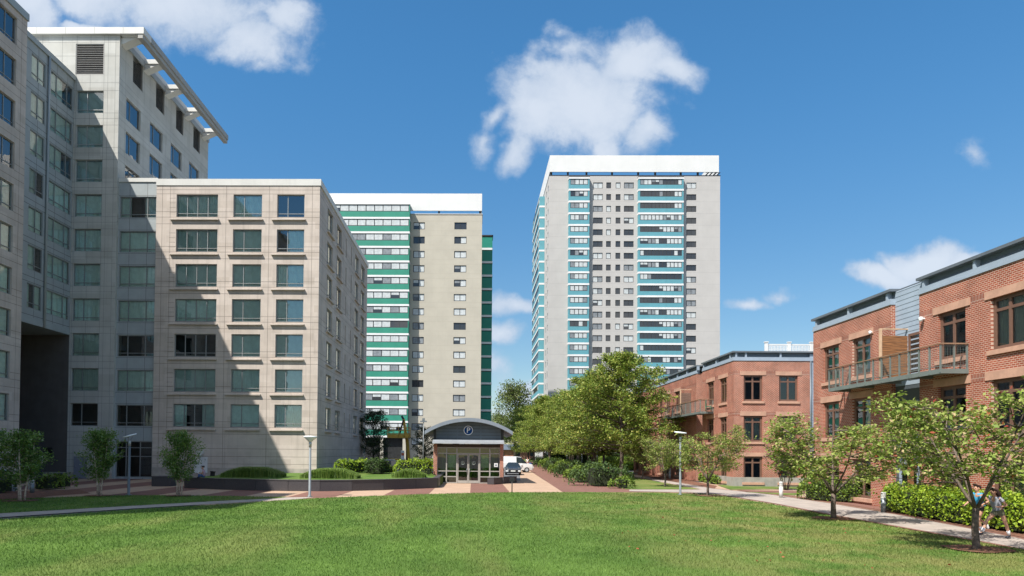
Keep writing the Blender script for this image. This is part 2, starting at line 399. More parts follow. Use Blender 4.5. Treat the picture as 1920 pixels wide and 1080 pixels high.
sheet('brick_edging', edging(RPATH_LO, .22, 1)+edging(RPATH_HI[:12], .22, 1), m_red, .010)
sheet('mulch_bed', [gp((1390, 918.5), (1450, 926.5), (1560, 942.5), (1700, 966), (1800, 985), (1920, 1008), (1990, 1025)) + [(21.2, 20), (21.2, 42), (20.5, 46)],
                    gp((1195, 889), (1240, 898), (1340, 915.5), (1345, 911), (1240, 891), (1200, 884))], m_mulch, .003)
sheet('side_grass', [gp((1370, 918.5), (1500, 917), (1560, 915), (1530, 908), (1370, 908), (1345, 910)), gp((1395, 923), (1440, 926), (1490, 929), (1500, 925))], m_lawn, .014)
sheet('entry_path', [gp((1395, 921.5), (1530, 927), (1545, 922), (1380, 918.5)), gp((1555, 941), (1700, 964), (1665, 945), (1600, 932))], m_red, .01)
sheet('tree_lawn', [gp((1172, 917.5), (1312, 917.5), (1296, 914.5), (1240, 904.5), (1185, 894.5), (1150, 888), (1120, 884), (1100, 886), (1165, 900))], m_lawn, .012)
sheet('shrub_mulch', [[(13.0, 49), (16.2, 49), (17.2, 62), (18.2, 90), (18.6, 150), (15.6, 150), (14.7, 62)], gp((-20, 955), (90, 930.5), (170, 925), (150, 918), (-20, 922))], m_mulch, .004)

# blades of grass on the two lawns, denser near the camera
def inside(P, poly):
    x, y = P[:, 0], P[:, 1]; c = np.zeros(len(P), bool); n = len(poly)
    for i in range(n):
        x0, y0 = poly[i]; x1, y1 = poly[(i+1) % n]
        k = ((y0 > y) != (y1 > y)) & (x < (x1-x0)*(y-y0)/((y1-y0) if y1 != y0 else 1e-9)+x0)
        c ^= k
    return c
def blades(name, poly, zones, m):
    Vs = []
    for y0, y1, dens_, h in zones:
        P = np.array(poly); x0, x1 = P[:, 0].min(), P[:, 0].max()
        x0, x1 = max(x0, -.72*y1), min(x1, .86*y1)
        n = int((x1-x0)*(y1-y0)*dens_)
        Q = np.stack([rng.uniform(x0, x1, n), rng.uniform(y0, y1, n)], 1); Q = Q[inside(Q, poly)]
        Q = Q[(Q[:, 0] > -.72*Q[:, 1]) & (Q[:, 0] < .86*Q[:, 1])]
        n = len(Q); a = rng.uniform(0, 2*np.pi, n); w = rng.uniform(.006, .012, n)*(y0/14); hh = h*rng.uniform(.5, 1.25, n)
        lean = rng.normal(0, .5, (n, 2))*hh[:, None]
        V = np.zeros((n, 3, 3))
        V[:, 0, 0] = Q[:, 0]-np.cos(a)*w; V[:, 0, 1] = Q[:, 1]-np.sin(a)*w; V[:, 1, 0] = Q[:, 0]+np.cos(a)*w; V[:, 1, 1] = Q[:, 1]+np.sin(a)*w
        V[:, 2, 0] = Q[:, 0]+lean[:, 0]; V[:, 2, 1] = Q[:, 1]+lean[:, 1]; V[:, 2, 2] = hh
        V[:, :, 2] += .012; V[:, :2, 2] -= .01
        Vs.append(V.reshape(-1, 3))
    o = link(name, quads(name, np.concatenate(Vs), 3, m)); tag(o, 'short mown green grass of the lawn', 'grass', kind='stuff'); return o
def blademat(name, k):
    m, nt, p = newmat(name); co = geopos(nt)
    r = nt.new('ShaderNodeNewGeometry').outputs['Random Per Island']
    base = nt.mix(nt.ramp(nt.noise(co, .35, 6, .62), .3, .7), c4([x*k for x in GA]), c4([x*k for x in GB]))
    st = nt.noise(nt.vscale(co, (1, .25, 1)), .35, 4)
    base = nt.mix(nt.math('MULTIPLY', nt.ramp(st, .44, .70), .38), base, c4([x*k for x in GD]))
    sp = nt.new('ShaderNodeSeparateXYZ'); nt.l.new(co, sp.inputs[0])
    wr = nt.math('MULTIPLY', nt.ramp(sp.outputs[0], 2., 11.), nt.ramp(nt.noise(co, .55, 6, .62), .40, .60))
    base = nt.mix(nt.math('MULTIPLY', wr, .65), base, c4([x*k for x in GD]))
    base = nt.mix(r, nt.mix(1., base, (.55, .6, .5, 1), 'MULTIPLY'), nt.mix(1., base, (1.25, 1.2, 1.3, 1), 'MULTIPLY'))
    nt.l.new(base, p.inputs['Base Color']); p.inputs['Roughness'].default_value = .6; p.inputs['Specular IOR Level'].default_value = .25
    t = nt.new('ShaderNodeBsdfTranslucent'); nt.l.new(base, t.inputs[0])
    mx = nt.new('ShaderNodeMixShader'); mx.inputs[0].default_value = .3
    nt.l.new(p.outputs[0], mx.inputs[1]); nt.l.new(t.outputs[0], mx.inputs[2]); nt.l.new(mx.outputs[0], nt.n['Material Output'].inputs[0])
    return m
m_blade = blademat('grass_blade', 1.25)
blades('lawn_grass', LAWN, [(13, 18, 620, .05), (18, 24, 380, .055), (24, 32, 220, .06), (32, 46, 110, .065)], m_blade)
blades('strip_grass', STRIP, [(26, 46, 110, .065)], m_blade)
# ------------------------------------------------------------------ facades and windows
OFF = {}
def building(name, label, cat, base, group=None):
    t = thing(name, label, cat, base, 0, group); OFF[t.name] = Vector(base); return t
def rel(parent, loc): return Vector(loc) - OFF.get(parent.name, Vector((0, 0, 0)))
def facade_mb(mb, W_, H_, ops, reveal=.22, wall=0, joint=1, dark=2, hj=(), vj=(), jw=.028, z0=0., back=.9, x0=0., hseg=None):
    xs = sorted({x0, x0+W_} | {o[0] for o in ops} | {o[2] for o in ops}); zs = sorted({z0, z0+H_} | {o[1] for o in ops} | {o[3] for o in ops})
    def hole(x, z): return any(o[0] < x < o[2] and o[1] < z < o[3] for o in ops)
    for a, b in zip(xs, xs[1:]):
        for c, d in zip(zs, zs[1:]):
            if not hole((a+b)/2, (c+d)/2): mb.face([(a, 0, c), (b, 0, c), (b, 0, d), (a, 0, d)], wall)
    for a, c, b, d in ops:
        mb.face([(a, 0, c), (a, 0, d), (a, reveal, d), (a, reveal, c)], wall); mb.face([(b, 0, d), (b, 0, c), (b, reveal, c), (b, reveal, d)], wall)
        mb.face([(a, 0, d), (b, 0, d), (b, reveal, d), (a, reveal, d)], wall); mb.face([(b, 0, c), (a, 0, c), (a, reveal, c), (b, reveal, c)], wall)
        q = back; mb.face([(a-.3, q, c-.3), (b+.3, q, c-.3), (b+.3, q, d+.3), (a-.3, q, d+.3)], dark)
        for s in (a-.3, b+.3): mb.face([(s, reveal, c-.3), (s, q, c-.3), (s, q, d+.3), (s, reveal, d+.3)], dark)
        for s in (c-.3, d+.3): mb.face([(a-.3, reveal, s), (a-.3, q, s), (b+.3, q, s), (b+.3, reveal, s)], dark)
    def strip(lo, hi, horiz, p, w):
        if horiz: mb.face([(lo, -.003, p-w/2), (hi, -.003, p-w/2), (hi, -.003, p+w/2), (lo, -.003, p+w/2)], joint)
        else: mb.face([(p-w/2, -.0035, lo), (p+w/2, -.0035, lo), (p+w/2, -.0035, hi), (p-w/2, -.0035, hi)], joint)
    for z in hj:
        cuts = sorted((o[0], o[2]) for o in ops if o[1]-jw/2 < z < o[3]+jw/2); x = x0
        for a, b in cuts:
            if a > x: strip(x, a, True, z, jw)
            x = max(x, b)
        if x < x0+W_: strip(x, x0+W_, True, z, jw)
    for x in vj:
        lo_, hi_ = z0, z0+H_
        if isinstance(x, tuple): x, lo_, hi_ = x
        cuts = sorted((o[1], o[3]) for o in ops if o[0]-jw/2 < x < o[2]+jw/2); z = lo_
        for a, b in cuts:
            if a > z and a < hi_: strip(z, a, False, x, jw)
            z = max(z, b)
        if z < hi_: strip(z, hi_, False, x, jw)
_wm = {}
def frame_mesh(w, h, cols, rows, fr, m, dep=.09, open_=()):
    k = ('f', round(w, 3), round(h, 3), tuple(cols), tuple(rows), fr, m.name)
    if k not in _wm:
        mb = MB(); mb.box(0, 0, 0, fr, dep, h); mb.box(w-fr, 0, 0, w, dep, h)
        mb.box(fr, .002, 0, w-fr, dep, fr); mb.box(fr, .002, h-fr, w-fr, dep, h)
        for c in cols: mb.box(c*w-fr*.45, .004, fr, c*w+fr*.45, dep, h-fr)
        for r in rows:
            z, lo, hi = r if isinstance(r, tuple) else (r, 0, 1)
            mb.box(max(fr, lo*w), .008, z*h-fr*.4, min(w-fr, hi*w), dep-.01, z*h+fr*.4)
        _wm[k] = mb.mesh('frame', m)
    return _wm[k]
def pane_mesh(w, h, fr, m):
    k = ('p', round(w, 3), round(h, 3), m.name)
    if k not in _wm:
        mb = MB(); mb.face([(fr*.6, .05, fr*.6), (w-fr*.6, .05, fr*.6), (w-fr*.6, .05, h-fr*.6), (fr*.6, .05, h-fr*.6)]); _wm[k] = mb.mesh('pane', m)
    return _wm[k]
CV = [[(0, 1)], [(0, .62)], [(.35, 1)], [(0, .3), (.66, 1)], [(0, 1)], [(.02, .18), (.8, .98)], [(.5, 1)]]
def curtain_mesh(w, h, v, i):
    k = ('c', round(w, 3), round(h, 3), v, i)
    if k not in _wm:
        mb = MB(); r = random.Random(v*13+int(w*10)); top = h if v % 3 else h*.97
        a, b = CV[v][i]
        a = a*w+.03; b = b*w-.03; n = max(4, int((b-a)/.06)); q = []
        blind = v in (0,)
        for i in range(n+1):
            q.append((a+(b-a)*i/n, .17 + (0 if blind else .035*math.sin(i*1.9+r.random()*1.2)+.012*r.random())))
        mb.v = [(x, y, z) for x, y in q for z in (.02, top)]
        mb.f = [(2*i, 2*i+2, 2*i+3, 2*i+1) for i in range(n)]; mb.m = [0]*n; mb.sm = [not blind]*n
        _wm[k] = mb.mesh('curtain', m_curt)
    return _wm[k]
wr_ = random.Random(3)
def window(parent, loc, rz, w, h, cols=(), rows=(), fr=.06, fm=None, glass=None, curtain=True, name='window', inset=.13, sill=None):
    fm = fm or m_alu; glass = glass or m_teal
    f = link(name, frame_mesh(w, h, cols, rows, fr, fm), parent, (0, 0, 0), rz)
    f.location = rel(parent, loc) + Matrix.Rotation(rz, 3, 'Z') @ Vector((0, inset, 0))
    link('pane', pane_mesh(w, h, fr, glass), f)
    if curtain is True: curtain = wr_.choice([0, 0, 4, 0, 4, 4, 1, 2, 3])
    if curtain is not None and curtain is not False and curtain >= 0:
        for i in range(len(CV[curtain])): link('curtain', curtain_mesh(w, h, curtain, i), f)
    if sill:
        l, r, z, t, p, mt = sill; k = ('s', round(w, 3)) + tuple(sill[:5])
        if k not in _wm:
            mb = MB(); mb.box(-l, -p-inset, z, w+r, -inset+.0, z+t); _wm[k] = mb.mesh('sill', mt)
        link('sill', _wm[k], f)
    return f
def place_facade(parent, name, loc, rz, mb, mats): return mb.build(name, mats, parent, rel(parent, loc), rz)
H90 = math.pi/2

# ------------------------------------------------------------------ the seven storey block
YB = 60.
ZS0 = at(450, 407, YB).z; DZ = (at(450, 407, YB).z-at(450, 801, YB).z)/6; WH = 43.2*YB/F
def sill(k): return ZS0-k*DZ
xL = at(289.5, 600, YB).x; xR = at(597, 600, YB).x; zTop = at(450, 348, YB).z
blk = building('apartment_block', 'seven storey beige stone apartment block with a diagonal shadow across its front', 'building', ((xL+xR)/2, YB, 0))
cols_px = [(327.5, 405.5, (.25, .5, .75)), (434.5, 488.5, (.37,)), (517., 568.5, (.38,))]
ops = []; spots = []
for a, b, mu in cols_px:
    xa, xb = at(a, 590, YB).x, at(b, 590, YB).x
    for k in range(7):
        ops.append((xa-xL, sill(k), xb-xL, sill(k)+WH)); spots.append((xa, xb-xa, k, mu))
hj = [z for k in range(7) for z in (sill(k)-.02, sill(k)+.47, sill(k)-.62)] + [at(450, y, YB).z for y in (356, 841.5, 856, 870)] + [zTop-.75]
vj = [at(p, 590, YB).x-xL for p in (301, 316, 421, 502, 583)]
mb = MB(); facade_mb(mb, xR-xL, zTop, ops, .2, hj=hj, vj=vj)
# narrow quoin courses left of the first window column
for k in range(7):
    for q in range(1, 5):
        x1 = at(326, 590, YB).x-xL; mb.face([(x1-.55, -.003, sill(k)+q*.42-.012), (x1, -.003, sill(k)+q*.42-.012), (x1, -.003, sill(k)+q*.42+.012), (x1-.55, -.003, sill(k)+q*.42+.012)], 1)
place_facade(blk, 'front_wall', (xL, YB, 0), 0, mb, [m_stone, m_joint, m_dark])
for xa, w, k, mu in spots:
    ci = 0 if w > 3 else (1 if xa < at(500, 590, YB).x else 2)
    cv = ((4, 4, 0, 4, -1, 0, 3), (4, 0, 0, 0, 0, 4, 0), (-1, 2, 4, 0, 0, 0, 4))[ci][k]
    op = wr_.random() < .3
    window(blk, (xa, YB, sill(k)), 0, w, WH, mu, (.17,), .065, m_alu, m_teal, cv, sill=(.5 if w > 3 else .45, .12, -.3, .11, .2, m_stone))
mb = MB(); mb.box(xL-.02, YB-.06, zTop, xR+.1, YB+.4, zTop+.58); mb.box(xR-.3, YB+.4, zTop, xR+.1, YB+27.4, zTop+.58); mb.box(xL+.2, YB+.4, zTop-.2, xR-.3, YB+27, zTop)
mb.build('roof_coping', m_cap, blk, off=OFF[blk.name])
# side wall
LY = 27.1
sides = [(3.3, 5.75), (7.7, 10.2), (12.4, 12.85), (15.5, 15.95), (18.1, 20.6), (22.3, 25.)]
ops = []
for a, b in sides:
    for k in range(7): ops.append((a, sill(k), b, sill(k)+WH))
mb = MB(); facade_mb(mb, LY, zTop, ops, .2, hj=hj, vj=(1.2, 11.2, 17., 21.5, 26.))
place_facade(blk, 'side_wall', (xR, YB, 0), H90, mb, [m_stone, m_joint, m_dark])
for a, b in sides:
    for k in range(7):
        w = b-a
        window(blk, (xR, YB+a, sill(k)), H90, w, WH, (.38,) if w > 1 else (), (.17,), .065 if w > 1 else .05, m_alu, m_teal, True if w > 1 else -1, name='window' if w > 1 else 'slit_window', sill=(.2, .2, -.3, .11, .2, m_stone) if w > 1 else None)
mb = MB(); mb.face([(xL+.3, YB+LY, 0), (xR, YB+LY, 0), (xR, YB+LY, zTop), (xL+.3, YB+LY, zTop)]); mb.face([(xL+.01, YB+LY, 0), (xL+.01, YB+.5, 0), (xL+.01, YB+.5, zTop), (xL+.01, YB+LY, zTop)])
mb.build('rear_wall', m_stone, blk, off=OFF[blk.name])
mb = MB(); mb.box(xL+.02, YB-.03, 0, xR+.03, YB+.0, 1.05); mb.box(xR, YB, 0, xR+.03, YB+LY, 1.05); mb.build('plinth', m_stone2, blk, off=OFF[blk.name])
p0, p1 = at(366, 858, YB), at(388, 858, YB)
mb = MB(); mb.box(p0.x, YB-.05, .6, p1.x, YB-.032, p0.z); mb.box(p0.x-.07, YB-.06, .6, p0.x, YB-.031, p0.z+.07); mb.box(p1.x, YB-.06, .6, p1.x+.07, YB-.031, p0.z+.07); mb.box(p0.x, YB-.06, p0.z, p1.x, YB-.031, p0.z+.07)
d = mb.build('door', m_white, blk, off=OFF[blk.name])
mb = MB(); mb.tube([(p1.x-.12, YB-.12, 1.7), (p1.x-.12, YB-.12, 1.85)], .025); mb.box(p1.x-.14, YB-.12, 1.74, p1.x-.1, YB-.05, 1.8); mb.build('handle', m_steel, d, off=OFF[blk.name])
q = at(376, 849, YB)
mb = MB(); mb.box(-.32, -.28, -.12, .32, -.003, .16); mb.box(-.22, -.36, -.3, .22, -.06, -.12)
o = mb.build('wall_lamp', m_cap, blk, rel(blk, (q.x, YB, q.z))); bevel(o, .04)

# ------------------------------------------------------------------ the tower behind it
xa0 = -42.; xt = at(215.5, 590, YB).x; zT = at(200, 66, YB).z
tw = building('grey_tower', 'tall pale grey panelled tower with louvres and a trellised overhanging roof edge', 'building', (xt-3, YB, 0))
wa, wb = at(135.5, 580, YB).x, at(186.5, 580, YB).x
ops = [(wa-xa0, sill(k), wb-xa0, sill(k)+WH) for k in range(-3, 7)]
la, lb = at(142, 110, YB), at(195, 110, YB); lz0, lz1 = at(170, 140, YB).z, at(170, 82, YB).z
ops.append((la.x-xa0, lz0, lb.x-xa0, lz1))
hj = [sill(k)+d for k in range(-3, 7) for d in (0, WH, -.5)] + [at(170, y, YB).z for y in (71, 79, 105, 155, 820, 835, 850, 862, 875)]
vj = [wa-xa0-.02, wb-xa0+.02, (wa+wb)/2-xa0, 1.2, 3., 4.8] + [at(p, 590, YB).x-xa0 for p in (194, 208)]
mb = MB(); facade_mb(mb, xt-xa0, zT, ops, .2, hj=hj, vj=vj, jw=.022)
place_facade(tw, 'front_wall', (xa0, YB, 0), 0, mb, [m_grey, m_gjoint, m_dark])
for k in range(-3, 7): window(tw, (wa, YB, sill(k)), 0, wb-wa, WH, (.38,), (.17,), .065, m_alul if k < 0 else m_alu, m_teal, 0 if k in (-3, -2, -1, 0) else (-1 if k == 6 else True))
def louver(parent, loc, rz, w, h, n=None):
    n = n or max(6, int(h/.17)); mb = MB(); fr = .07
    mb.box(0, 0, 0, fr, .12, h); mb.box(w-fr, 0, 0, w, .12, h); mb.box(fr, .002, 0, w-fr, .12, fr); mb.box(fr, .002, h-fr, w-fr, .12, h)
    for i in range(n):
        z = fr+(h-2*fr)*(i+.5)/n; s = (h-2*fr)/n*.5
        mb.face([(fr, .02, z-s*.9), (w-fr, .02, z-s*.9), (w-fr, .14, z+s*.75), (fr, .14, z+s*.75)])
        mb.face([(fr, .02, z-s*.9), (w-fr, .02, z-s*.9), (w-fr, .02, z-s*.55), (fr, .02, z-s*.55)])
    return mb.build('louver', m_louver, parent, rel(parent, loc), rz)
louver(tw, (la.x, YB+.03, lz0), 0, lb.x-la.x, lz1-lz0)
# side wall of the tower
LT = 20.4; ops = []; wl = []; ll = []
for ya, yb in ((1.3, 4.), (5.9, 8.6), (10.5, 13.2), (15.1, 17.9)):
    for k in (-3, -2, -1):
        z = sill(k)+.1; ops.append((ya, z, yb, z+WH)); wl.append((ya, yb-ya, z))
for ya, yb in ((2.4, 4.3), (7., 8.9), (11.6, 13.5), (16.1, 18.)):
    zl = sill(-4)+1.0; ops.append((ya, zl, yb, zl+3.)); ll.append((ya, yb-ya, zl))
mb = MB(); facade_mb(mb, LT, zT, ops, .2, hj=[sill(k)+d for k in range(-4, 1) for d in (.1, 2.1, .1-.5)], vj=(1.1, 4.6, 5.8, 9.3, 10.4, 13.9, 15., 18.6), jw=.022)
place_facade(tw, 'side_wall', (xt, YB, 0), H90, mb, [m_grey, m_gjoint, m_dark])
for ya, w, z in wl: window(tw, (xt, YB+ya, z), H90, w, WH, (.34,), (), .06, m_alu, m_teal, -1)
for ya, w, z in ll: louver(tw, (xt-.03, YB+ya, z), H90, w, 3.)
m_trel = mat('trellis_metal', (.30, .29, .265), .5, .05, 1.)
xo = at(272, 58, YB).x; zr = at(200, 54, YB).z
mb = MB(); mb.box(xa0, YB-.25, zT, xo, YB+1.2, zr); mb.box(xa0, YB+1.2, zT+.1, xt+.15, YB+LT, zr-.003)
for x in [xa0+2.6*k for k in range(1, 5)]: mb.box(x-.012, YB-.254, zT+.02, x+.012, YB-.25, zr-.02, 1)
mb.build('roof_slab', [m_cap, m_gjoint], tw, off=OFF[tw.name])
mb = MB(); mb.box(xo-.75, YB+1.2, zT+.02, xo, YB+LT+.4, zr-.006); mb.box(xo-.55, YB-.2, zT-.38, xo-.1, YB+LT+.38, zT-.001); mb.build('roof_trellis_beam', m_trel, tw, off=OFF[tw.name])
for y in (.1, 4.3, 8.8, 13.5, 18.3):
    mb = MB(); mb.box(xt+.15, YB+y, zT-.12, xo-.75, YB+y+1.1, zT+.3); mb.face([(xt+.002, YB+y+.1, zT-.75), (xt+.002, YB+y+1., zT-.75), (xo-.8, YB+y+1., zT-.125), (xo-.8, YB+y+.1, zT-.125)])
    for q in (.1, 1.): mb.face([(xt+.002, YB+y+q, zT-.75), (xo-.8, YB+y+q, zT-.125), (xt+.002, YB+y+q, zT-.125)])
    mb.build('roof_bracket', m_cap, tw, off=OFF[tw.name])
mb = MB(); mb.box(xt, YB+.6, zT-.45, xt+.14, YB+LT, zT+.09); mb.build('eaves_trim', m_bluegrey, tw, off=OFF[tw.name])
# glazed bay between tower and block
b0, b1 = at(218, 590, YB).x, at(287, 590, YB).x; zb = at(250, 339, YB).z
ops = [(b0-xt, sill(k), b1-xt, sill(k)+WH-.1) for k in range(0, 7)]
g0, g1 = at(208, 860, YB), at(281, 860, YB); gz0, gz1 = .12, at(250, 827, YB).z
ops.append((b0-xt, gz0, b1-xt, gz1))
mb = MB(); facade_mb(mb, xL-xt, zb, ops, .15, hj=[sill(k)-.08 for k in range(0, 7)]+[sill(k)+WH+.0 for k in range(7)], vj=[b0-xt+(b1-b0)*f for f in (.27, .75)], jw=.04)
place_facade(tw, 'bay_wall', (xt, YB+.3, 0), 0, mb, [m_bluegrey, m_gjoint, m_dark])
for k in range(7): window(tw, (b0, YB+.3, sill(k)), 0, b1-b0, WH-.1, (.27, .75), (.17,), .07, m_alu, m_teal, -1 if k in (4, 6) else True, name='bay_window', inset=.06)
f = window(tw, (b0, YB+.3, gz0), 0, b1-b0, gz1-gz0, (.28, .66), (.58, .82), .08, m_alu, m_bglass, -1, name='shopfront_window', inset=.06)
mb = MB(); mb.box(xt+.004, YB+.22, zb, xL-.03, YB+1., zb+.35); mb.build('bay_coping', m_cap, tw, off=OFF[tw.name])
# plinth, door, small opening and pipes of the passage wall
mb = MB(); zp = at(110, 885, YB).z; mb.box(xa0, YB-.03, 0, xt, YB-.004, zp); mb.build('plinth', m_stone2, tw, off=OFF[tw.name])
m_gdoor = mat('grey_door_paint', (.20, .21, .25), .5, .05)
d0, d1 = at(140, 880, YB), at(162, 880, YB); zd = at(150, 857, YB).z
mb = MB(); mb.box(d0.x, YB-.07, 0, d1.x, YB-.031, zd); mb.box(d0.x-.06, YB-.08, 0, d0.x, YB-.031, zd+.06); mb.box(d1.x, YB-.08, 0, d1.x+.06, YB-.031, zd+.06); mb.box(d0.x, YB-.08, zd, d1.x, YB-.031, zd+.06)
d = mb.build('door', m_gdoor, tw, off=OFF[tw.name]); mb = MB(); mb.tube([(d0.x+.12, YB-.13, 1.), (d0.x+.12, YB-.13, 1.14)], .025); mb.box(d0.x+.1, YB-.13, 1.04, d0.x+.14, YB-.07, 1.1); mb.build('handle', m_steel, d, off=OFF[tw.name])
v0 = at(91.5, 848, YB); mb = MB(); mb.box(-.33, -.05, -.42, .33, -.004, .42); [mb.box(-.28, -.07, -.36+.12*i, .28, -.05, -.3+.12*i) for i in range(6)]; mb.build('vent', m_black, tw, rel(tw, (v0.x, YB, v0.z)))
q = at(111, 889, YB); mb = MB(); mb.box(-.4, -.1, -.05, .4, -.031, .05)
for i in range(4): mb.lathe([(.09, -.0), (.09, .14), (.06, .16)], (0, 0, 0), 10, 0, Matrix.Translation((-.3+.2*i, -.09, 0)) @ Matrix.Rotation(H90, 4, 'X'))
mb.build('standpipe', m_black, tw, rel(tw, (q.x, YB, q.z)))

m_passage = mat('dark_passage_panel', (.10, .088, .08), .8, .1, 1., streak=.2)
# ------------------------------------------------------------------ the wing on the left and its raised link
xw = at(42, 500, 51.).x; zw = at(46, 40, 51.).z; xc = at(131, 560, YB).x+.03
wg = building('apartment_wing', 'beige stone apartment wing at the left edge with a raised glazed link', 'building', (xw-4, 47, 0))
y0 = 34.
rows = range(-3, 7)
ops = [(12.6, sill(k), 15.85, sill(k)+WH) for k in rows] + [(4., sill(k), 9., sill(k)+WH) for k in rows]
mb = MB(); facade_mb(mb, 17., zw, ops, .2, hj=[sill(k)+d for k in range(-3, 8) for d in (0, .5, -.6)]+[zw-.5, zw-1.1], vj=(1., 10.8, 16.4))
place_facade(wg, 'courtyard_wall', (xw, y0, 0), H90, mb, [m_stone, m_joint, m_dark])
for k in rows:
    window(wg, (xw, y0+12.6, sill(k)), H90, 3.25, WH, (.3, .66), (.17,), .065, m_alu, m_teal, -1 if k < 1 else True)
mb = MB()
def wallq(a, b, z0, z1, m=0): mb.face([(a[0], a[1], z0), (b[0], b[1], z0), (b[0], b[1], z1), (a[0], a[1], z1)], m)
wallq((xw, 51), (-50, 51), 0, zw); PTS = [(xw, 34), (-31.8, 34), (-31.8, 24), (-29.6, 24), (-29.6, 13), (-36.5, 6.5), (-55, 6.5)]  # unseen stepped plan, shaped so its shadow falls across the lawn
for a, b in zip(PTS, PTS[1:]): wallq(a, b, 0, zw)
mb.build('unseen_outer_wall', m_stone, wg, off=OFF[wg.name])
mb = MB(); mb.prism([(-55, 6.3), (-36.4, 6.3), (-29.4, 12.9), (-29.4, 24.2), (-31.6, 24.2), (-31.6, 34.2), (xw+.12, 34.2), (xw+.12, 51.05), (-55, 51.05)], zw, zw+.55)
mb.build('roof_coping', m_bluegrey, wg, off=OFF[wg.name])
zl0 = at(131, 628, YB).z; zl1 = at(137, 152, YB).z
ops = []
for k in range(-3, 4): ops += [(.9, sill(k), 2.75, sill(k)+WH), (3.45, sill(k), 6.6, sill(k)+WH)]
mb = MB(); facade_mb(mb, 6.75, zl1-zl0, ops, .1, hj=[sill(k)-.55 for k in range(-3, 4)]+[sill(k)+WH+.1 for k in range(-3, 4)], vj=(1.8, 4.3, 5.8), z0=zl0, jw=.05)
place_facade(wg, 'link_wall', (xc, 53.2, 0), H90, mb, [m_bluegrey, m_gjoint, m_dark])
for k in range(-3, 4):
    window(wg, (xc, 54.1, sill(k)), H90, 1.85, WH, (.5,), (.22,), .07, m_alu, m_teal, True, name='link_window', inset=.03)
    window(wg, (xc, 56.65, sill(k)), H90, 3.15, WH, (.27, .74), (.22,), .07, m_alu, m_teal, True, name='link_window', inset=.03)
mb = MB(); mb.tube([(xc+.12, 56.25, zl0), (xc+.12, 56.25, zl1)], .09, 8); mb.build('drainpipe', m_bluegrey, wg, off=OFF[wg.name])
mb = MB(); mb.box(-50, 51.03, zl0-.02, xc+.06, 59.93, zl0+.5); mb.box(-50, 51.03, zl1, xc+.15, 59.97, zl1+.45); mb.box(-50, 51.1, zl1+.45, xc-1.5, 59.9, zl1+1.3)
mb.box(-50, 51.03, zl0+.5, xc-1.2, 53.2, zl1)
mb.build('link_slab', m_bluegrey, wg, off=OFF[wg.name])
mb = MB(); mb.face([(-41.9, 51.02, 0), (-41.9, 59.95, 0), (-41.9, 59.95, zl0), (-41.9, 51.02, zl0)]); mb.build('unseen_passage_stop', m_passage, wg, off=OFF[wg.name])  # added wall out of view, closes the passage to keep it dark
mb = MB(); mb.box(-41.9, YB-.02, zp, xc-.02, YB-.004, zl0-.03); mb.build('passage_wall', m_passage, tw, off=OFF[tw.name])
# ------------------------------------------------------------------ ribbon windows of the two towers
tr_ = random.Random(21)
def ribbon(w, h, n, seed, dark=.35, fr=.09):
    k = ('r', round(w, 2), round(h, 2), n, seed)
    if k in _wm: return _wm[k]
    r = random.Random(seed*31+n); mb = MB()
    mb.box(0, 0, 0, w, .1, fr); mb.box(0, 0, h-fr, w, .1, h); mb.box(0, .001, fr, fr, .1, h-fr); mb.box(w-fr, .001, fr, w, .1, h-fr)
    lw = (w-fr)/n; run = r.random() < dark
    for i in range(n):
        x0 = fr+i*lw if i else fr; x1 = fr+(i+1)*lw-fr
        if i < n-1: mb.box(x1, .003, fr, x1+fr*(1. if i % 2 else .6), .09, h-fr)
        if r.random() < .35: run = r.random() < dark
        x1_ = x1; mb.face([(x0, .05, fr), (x1_, .05, fr), (x1_, .05, h-fr), (x0, .05, h-fr)], 1)
        if not run:
            lo = fr if r.random() < .92 else h*.5; m = 2 if r.random() < .8 else 3
            g = .06 if r.random() < .6 else 0
            mb.face([(x0+g, .042, lo+.06), (x1_-.02, .042, lo+.06), (x1_-.02, .042, h-fr), (x0+g, .042, h-fr)], m)
    _wm[k] = mb.mesh('window', [m_dframe, m_fglass, m_blind, m_blind2]); return _wm[k]
def bay(parent, loc, rz, w, proj, pitch, slab, span, margin, n, seed, msp, name='balcony', dark=.35, mside=None, win=True):
    """one storey of a projecting bay: white slab at the bottom, coloured parapet, ribbon window above; loc = front lower left corner"""
    mb = MB(); k = ('b', round(w, 2), round(proj, 2), round(pitch, 3), msp.name, name)
    if k not in _wm:
        mb.box(-.05, -.04, 0, w+.05, proj, slab, 1)
        mb.box(0, 0, slab, w, proj, slab+span, 0)
        mb.box(0, .02, slab+span, margin, proj, pitch, 0); mb.box(w-margin, .02, slab+span, w, proj, pitch, 0)
        mb.box(margin, .02, pitch-.03, w-margin, proj, pitch, 0)
        mb.box(margin, .25, slab+span, w-margin, proj, pitch-.03, 2)
        _wm[k] = mb.mesh(name, [msp, m_whites, m_dark])
    o = link(name, _wm[k], parent, rel(parent, loc), rz)
    if win:
        q = link('window', ribbon(w-2*margin, pitch-.04-slab-span, n, seed, dark), o); q.location = (margin, .03, slab+span+.005)
    return o
def wwin(parent, loc, rz, w, h, seed, n=2, dark=.4):
    return link('window', ribbon(w, h, n, seed, dark), parent, rel(parent, loc)+Matrix.Rotation(rz, 3, 'Z') @ Vector((0, .1, 0)), rz)

